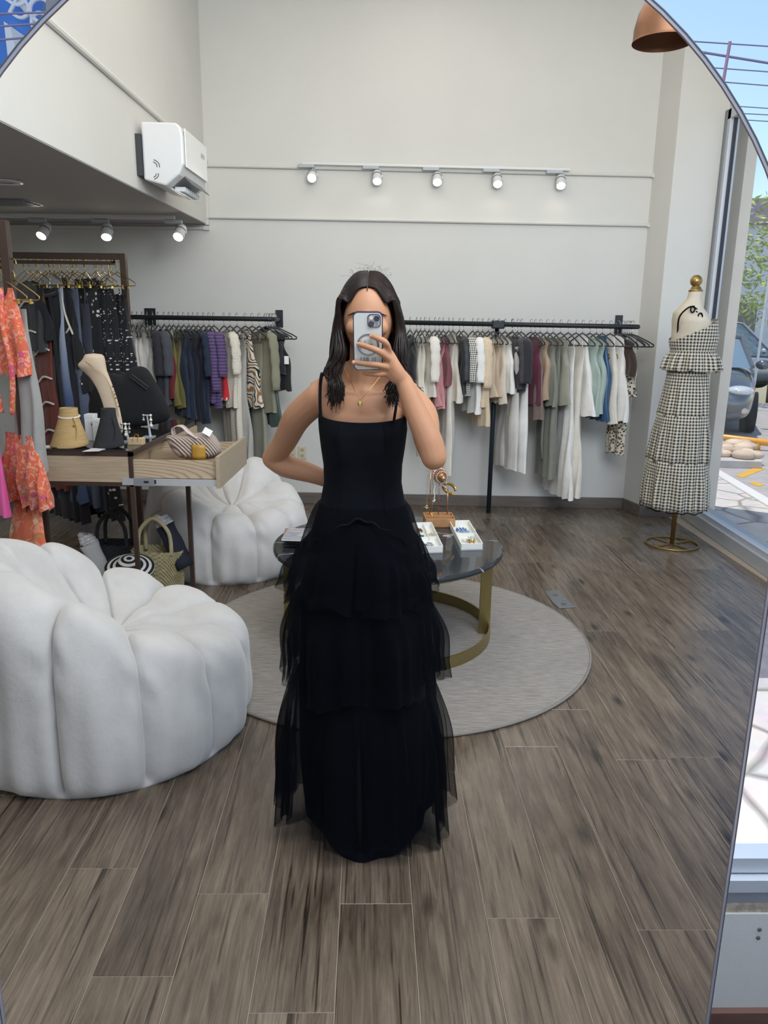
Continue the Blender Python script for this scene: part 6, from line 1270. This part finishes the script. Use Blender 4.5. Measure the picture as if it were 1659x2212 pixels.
# earring stands, ring block, cards
ACR = mat('acrylic', '#b4bac0', .08, spec=.8)
def estand(x, y, h, lb, lb2, n):
    c = onD(x, y); t = thing('earring_stand', lb, 'earring stand', c, 'earring stands on the desk'); MB().box((c.x - .03, c.y - .03, ZD), (c.x + .03, c.y + .03, ZD + .005)).build('base', ACR, t); MB().tube([(c.x + .008, c.y, ZD + .004), (c.x - .004, c.y, ZD + h)], [.008, .004], 6).build('stem', ACR, t); MB().tube([(c.x - .028, c.y, ZD + h), (c.x + .022, c.y, ZD + h)], .004, 6).build('crossbar', ACR, t)
    for i in range(n):
        p = Vector((c.x - .024 + i * .042 / max(1, n - 1), c.y - .006, ZD + h)); e_ = MB()
        for k_, (dz, r) in enumerate(((0, .008), (-.014, .005), (-.026, .009), (-.044, .006), (-.058, .010))[:3 + (i * 2) % 3]): e_.ball(p + Vector((0, 0, dz)), r, 8, 6)
        tag(e_.build('drop_earring', PEARL if i % 2 else SILV, sm=True), lb2[i], 'earring', 'earrings on the desk stands')
estand(322, 944, .125, 'clear acrylic earring stand with pearl drops', ['silver drop earring on the taller stand', 'long pearl drop earring on the taller stand'], 2)
estand(275, 955, .10, 'small clear earring stand beside black visor', ['silver cluster earring beside the black visor', 'pearl cluster earring beside the black visor', 'silver star earring beside the black visor'], 3)
c = onD(295, 960); t = thing('ring_block', 'small pale wooden ring display block on desk', 'display block', c); MB().box((c.x - .04, c.y - .02, ZD), (c.x + .04, c.y + .03, ZD + .035)).build('block', mat('pale_wood', '#cbb08a', .6, var=.08, stretch=(6, 1, 1)), t, bevel=.002)
for dx in (-.015, .012): MB().box((c.x + dx, c.y - .0205, ZD + .018), (c.x + dx + .002, c.y + .005, ZD + .0355)).build('ring_slot', BLACKP, t)
tag(MB().tube([(c.x + .012 * math.cos(a), c.y + .004, ZD + .044 + .010 * math.sin(a)) for a in [2 * PI * i / 16 for i in range(16)]], .0022, 6, closed=True).build('ring', GOLD, sm=True), 'gold ring standing on the wooden block', 'ring')
for i, (q, lb) in enumerate((([(178, 976), (214, 975), (234, 968), (200, 969)], 'white price card at the desk front edge'), ([(86, 969), (110, 967), (122, 962), (100, 963)], 'white price card beside the rack post'))):
    m = MB(); m.prism([tuple(onD(x, y)[:2]) for x, y in q], ZD + .0005, ZD + .0025); tag(m.build('price_card', WBX), lb, 'card', 'cards on the desk')
# drawer contents
ZR = .745 + .017; KN = mat('beige_knit', '#c9b6a8', .9, var=.06, bump=.3, bscale=60)
kn_m, nt, L, pb_ = custom('ribbed_knit'); tc = nd(nt, 'ShaderNodeTexCoord'); wv = nd(nt, 'ShaderNodeTexWave', i_Scale=30., i_Distortion=1.2, bands_direction='DIAGONAL'); L.new(tc.outputs['Object'], wv.inputs['Vector']); mx = nd(nt, 'ShaderNodeMix', data_type='RGBA'); L.new(wv.outputs['Fac'], mx.inputs[0]); mx.inputs[6].default_value = lin('#a89387'); mx.inputs[7].default_value = lin('#d3c3b6'); L.new(mx.outputs[2], pb_.inputs['Base Color']); pb_.inputs['Roughness'].default_value = .9
bp = nd(nt, 'ShaderNodeBump', i_Strength=.8, i_Distance=.01); L.new(wv.outputs['Fac'], bp.inputs['Height']); L.new(bp.outputs[0], pb_.inputs['Normal'])
KY = DY0 + .15
kb = thing('knit_bag', 'beige ribbed knit bag lying in the open drawer', 'bag', (atY(420, 985, KY).x, KY, ZR)); ol = [(352, 938), (375, 940), (410, 938), (445, 930), (462, 935), (478, 960), (482, 975), (470, 990), (440, 994), (400, 994), (376, 985), (364, 960)]
n = len(ol); cen = (422, 965); lay = [[atY(cen[0] + (x - cen[0]) * s, cen[1] + (y - cen[1]) * s, KY + dY) for x, y in ol] for dY, s in ((-.075, .45), (-.065, .8), (-.03, .98), (.02, 1.0), (.07, .9), (.09, .5))]
pts = [Vector((p.x, p.y, max(p.z, ZR))) for l in lay for p in l]; m = MB(); m.add(pts, [(i * n + j, i * n + (j + 1) % n, (i + 1) * n + (j + 1) % n, (i + 1) * n + j) for i in range(len(lay) - 1) for j in range(n)] + [tuple(range(n)), tuple((len(lay) - 1) * n + j for j in range(n))[::-1]]); m.build('knit_body', kn_m, kb, sm=True, subd=2)
a = atY(430, 992, KY - .085); M = Matrix.Translation((a.x, a.y, max(a.z, ZR))) ; m = MB(); m.grid(lambda u, v: M @ Vector(((u - .5) * .072, -.012 * math.sin(PI * u), v * .078)), 10, 5); m.build('leather_cuff', mat('mustard_leather', '#b58a35', .4), kb, sm=True, solid=.004)
a = atY(400, 935, KY + .03); st_ = thing('pink_strap', 'pale pink folded leather strap in the drawer', 'strap', a + Vector((0, 0, -.05))); P = bez([atY(378, 945, KY + .04), atY(374, 925, KY + .03), atY(392, 920, KY), atY(410, 935, KY - .03), atY(428, 946, KY - .06)], 6); m = MB(); m.add([p + Vector((0, dy, 0)) for p in P for dy in (-.03, .03)], [(2 * i, 2 * i + 1, 2 * i + 3, 2 * i + 2) for i in range(len(P) - 1)]); m.build('strap_band', mat('pink_leather', '#d3bfba', .5), st_, sm=True, solid=.004)
a = atY(448, 933, KY - .08); tag(MB().cbox(a, (.045, .003, .036), Matrix.Translation(a) @ Matrix.Rotation(.5, 4, 'Y') @ Matrix.Rotation(-.5, 4, 'X') @ Matrix.Translation(-a)).build('price_tag', mat('tag_white', '#ecebe6', .6), bevel=.001), 'small white tag on the knit bag', 'price tag')
# ---- bags and hats under the desk
def basket(label, cx, cy, w, d, h, mt, hm, hh, name='straw_basket'):
    t = thing(name, label, 'basket bag' if 'straw' in name else 'tote bag', (cx, cy, 0)); m = MB(); nr = 22
    def f(v, a):
        A = 2 * PI * a; c, s = math.cos(A), math.sin(A); k = .84 + .16 * v; g = .004 * math.cos(A * 46) * math.cos(v * PI * nr); return Vector((cx + (w * k + g) * math.copysign(abs(c) ** .6, c), cy + (d * k + g) * math.copysign(abs(s) ** .6, s), .004 + h * v))
    m.grid(f, 44, 92, cv=True); m.build('woven_body', mt, t, sm=False)
    MB().prism([(cx + w * .84 * math.copysign(abs(math.cos(a)) ** .6, math.cos(a)), cy + d * .84 * math.copysign(abs(math.sin(a)) ** .6, math.sin(a))) for a in [2 * PI * i / 32 for i in range(32)]], .003, .006).build('base', mt, t)
    for dy in (-d * .8, d * .8): MB().tube(bez([(cx - w * .62, cy + dy, h * .92), (cx - w * .55, cy + dy, h + hh * .6), (cx, cy + dy, h + hh), (cx + w * .55, cy + dy, h + hh * .6), (cx + w * .62, cy + dy, h * .92)], 7), .012, 8).build('handle', hm, t, sm=True)
    return t
PALM = mat('palm_straw', '#a89d78', .8, var=.15, vscale=20, bump=.3, bscale=60)
basket('large pale straw basket bag under the desk', -1.375, 4.235, .150, .078, .27, PALM, PALM, .20)
basket('black woven tote bag with tall handles under the desk', -1.69, 4.42, .14, .08, .25, BSTRAW, BSTRAW, .20, 'black_tote_bag')
# striped sun hat
hc = fl(318, 1222, .24); ht = thing('sun_hat', 'black and white striped sun hat lying on the straw basket', 'sun hat', (hc.x, hc.y - .10, .24)); sm_, nt, L, pb_ = custom('hat_rings'); tc = nd(nt, 'ShaderNodeTexCoord'); ln = nd(nt, 'ShaderNodeVectorMath', operation='LENGTH'); sc2 = nd(nt, 'ShaderNodeVectorMath', operation='MULTIPLY'); sc2.inputs[1].default_value = (1, 1, 0); L.new(tc.outputs['Object'], sc2.inputs[0]); L.new(sc2.outputs[0], ln.inputs[0]); mu = nd(nt, 'ShaderNodeMath', operation='MULTIPLY'); mu.inputs[1].default_value = 34.; L.new(ln.outputs['Value'], mu.inputs[0]); fr2 = nd(nt, 'ShaderNodeMath', operation='FRACT'); L.new(mu.outputs[0], fr2.inputs[0]); gt = nd(nt, 'ShaderNodeMath', operation='GREATER_THAN'); gt.inputs[1].default_value = .5; L.new(fr2.outputs[0], gt.inputs[0]); mx = nd(nt, 'ShaderNodeMix', data_type='RGBA'); L.new(gt.outputs[0], mx.inputs[0]); mx.inputs[6].default_value = lin('#17181b'); mx.inputs[7].default_value = lin('#d8d6d0'); L.new(mx.outputs[2], pb_.inputs['Base Color']); pb_.inputs['Roughness'].default_value = .8
ht.location = (-1.475, 4.03, .225)
MB().lathe([(.135, .0), (.133, .004), (.105, .012), (.07, .018), (.066, .022), (.058, .05), (.035, .06), (.004, .062)], 48).build('hat_shell', sm_, ht, sm=True, local=True)
for o_ in (ht,): o_.rotation_euler = (.30, .12, 0)
bx_ = thing('shoe_box', 'low grey box under the striped sun hat', 'box', (-1.49, 4.06, 0)); MB().box((-1.58, 3.97, 0), (-1.40, 4.13, .18)).build('box_base', mat('grey_card', '#77797c', .7), bx_); MB().box((-1.585, 3.965, .18), (-1.395, 4.135, .20)).build('box_lid', mat('grey_card', '#77797c', .7), bx_)
# rolled navy bag standing in the basket, plastic wrapped roll
def roll(label, a, b_, r, mt, top, name):
    t = thing(name, label, 'rolled bag', b_); a, b_ = Vector(a), Vector(b_); d = (a - b_); m = MB(); m.tube([b_ + d * (i / 10) for i in range(9)], [r * (1 + .05 * math.sin(i * 1.7)) for i in range(9)], 14, flat=(1.25, .7)); m.build('roll_body', mt, t, sm=True)
    m = MB(); m.tube([b_ + d * (.8 + .02 * i) + Vector((.003 * math.sin(i * 2), 0, 0)) for i in range(11)], [r * (1.02 - .03 * i + .10 * math.sin(i * 2.3)) for i in range(11)], 12, flat=(1.2, .7)); m.build('plastic_wrap', top, t, sm=True)
PLAS = mat('clear_plastic', '#b9b6b4', .15, var=.25, vscale=30, bump=.8, bscale=45)
roll('rolled navy bag with plastic top standing in basket', atY(345, 1112, 4.25), atY(402, 1225, 4.21), .045, mat('navy_weave', '#171b28', .8, bump=.4, bscale=120), PLAS, 'navy_roll')
roll('white plastic wrapped roll leaning beside the black tote', atY(183, 1152, 4.30), (-1.70, 4.26, .02), .045, mat('white_weave', '#b9b8b6', .7, bump=.5, bscale=100), PLAS, 'wrapped_roll')
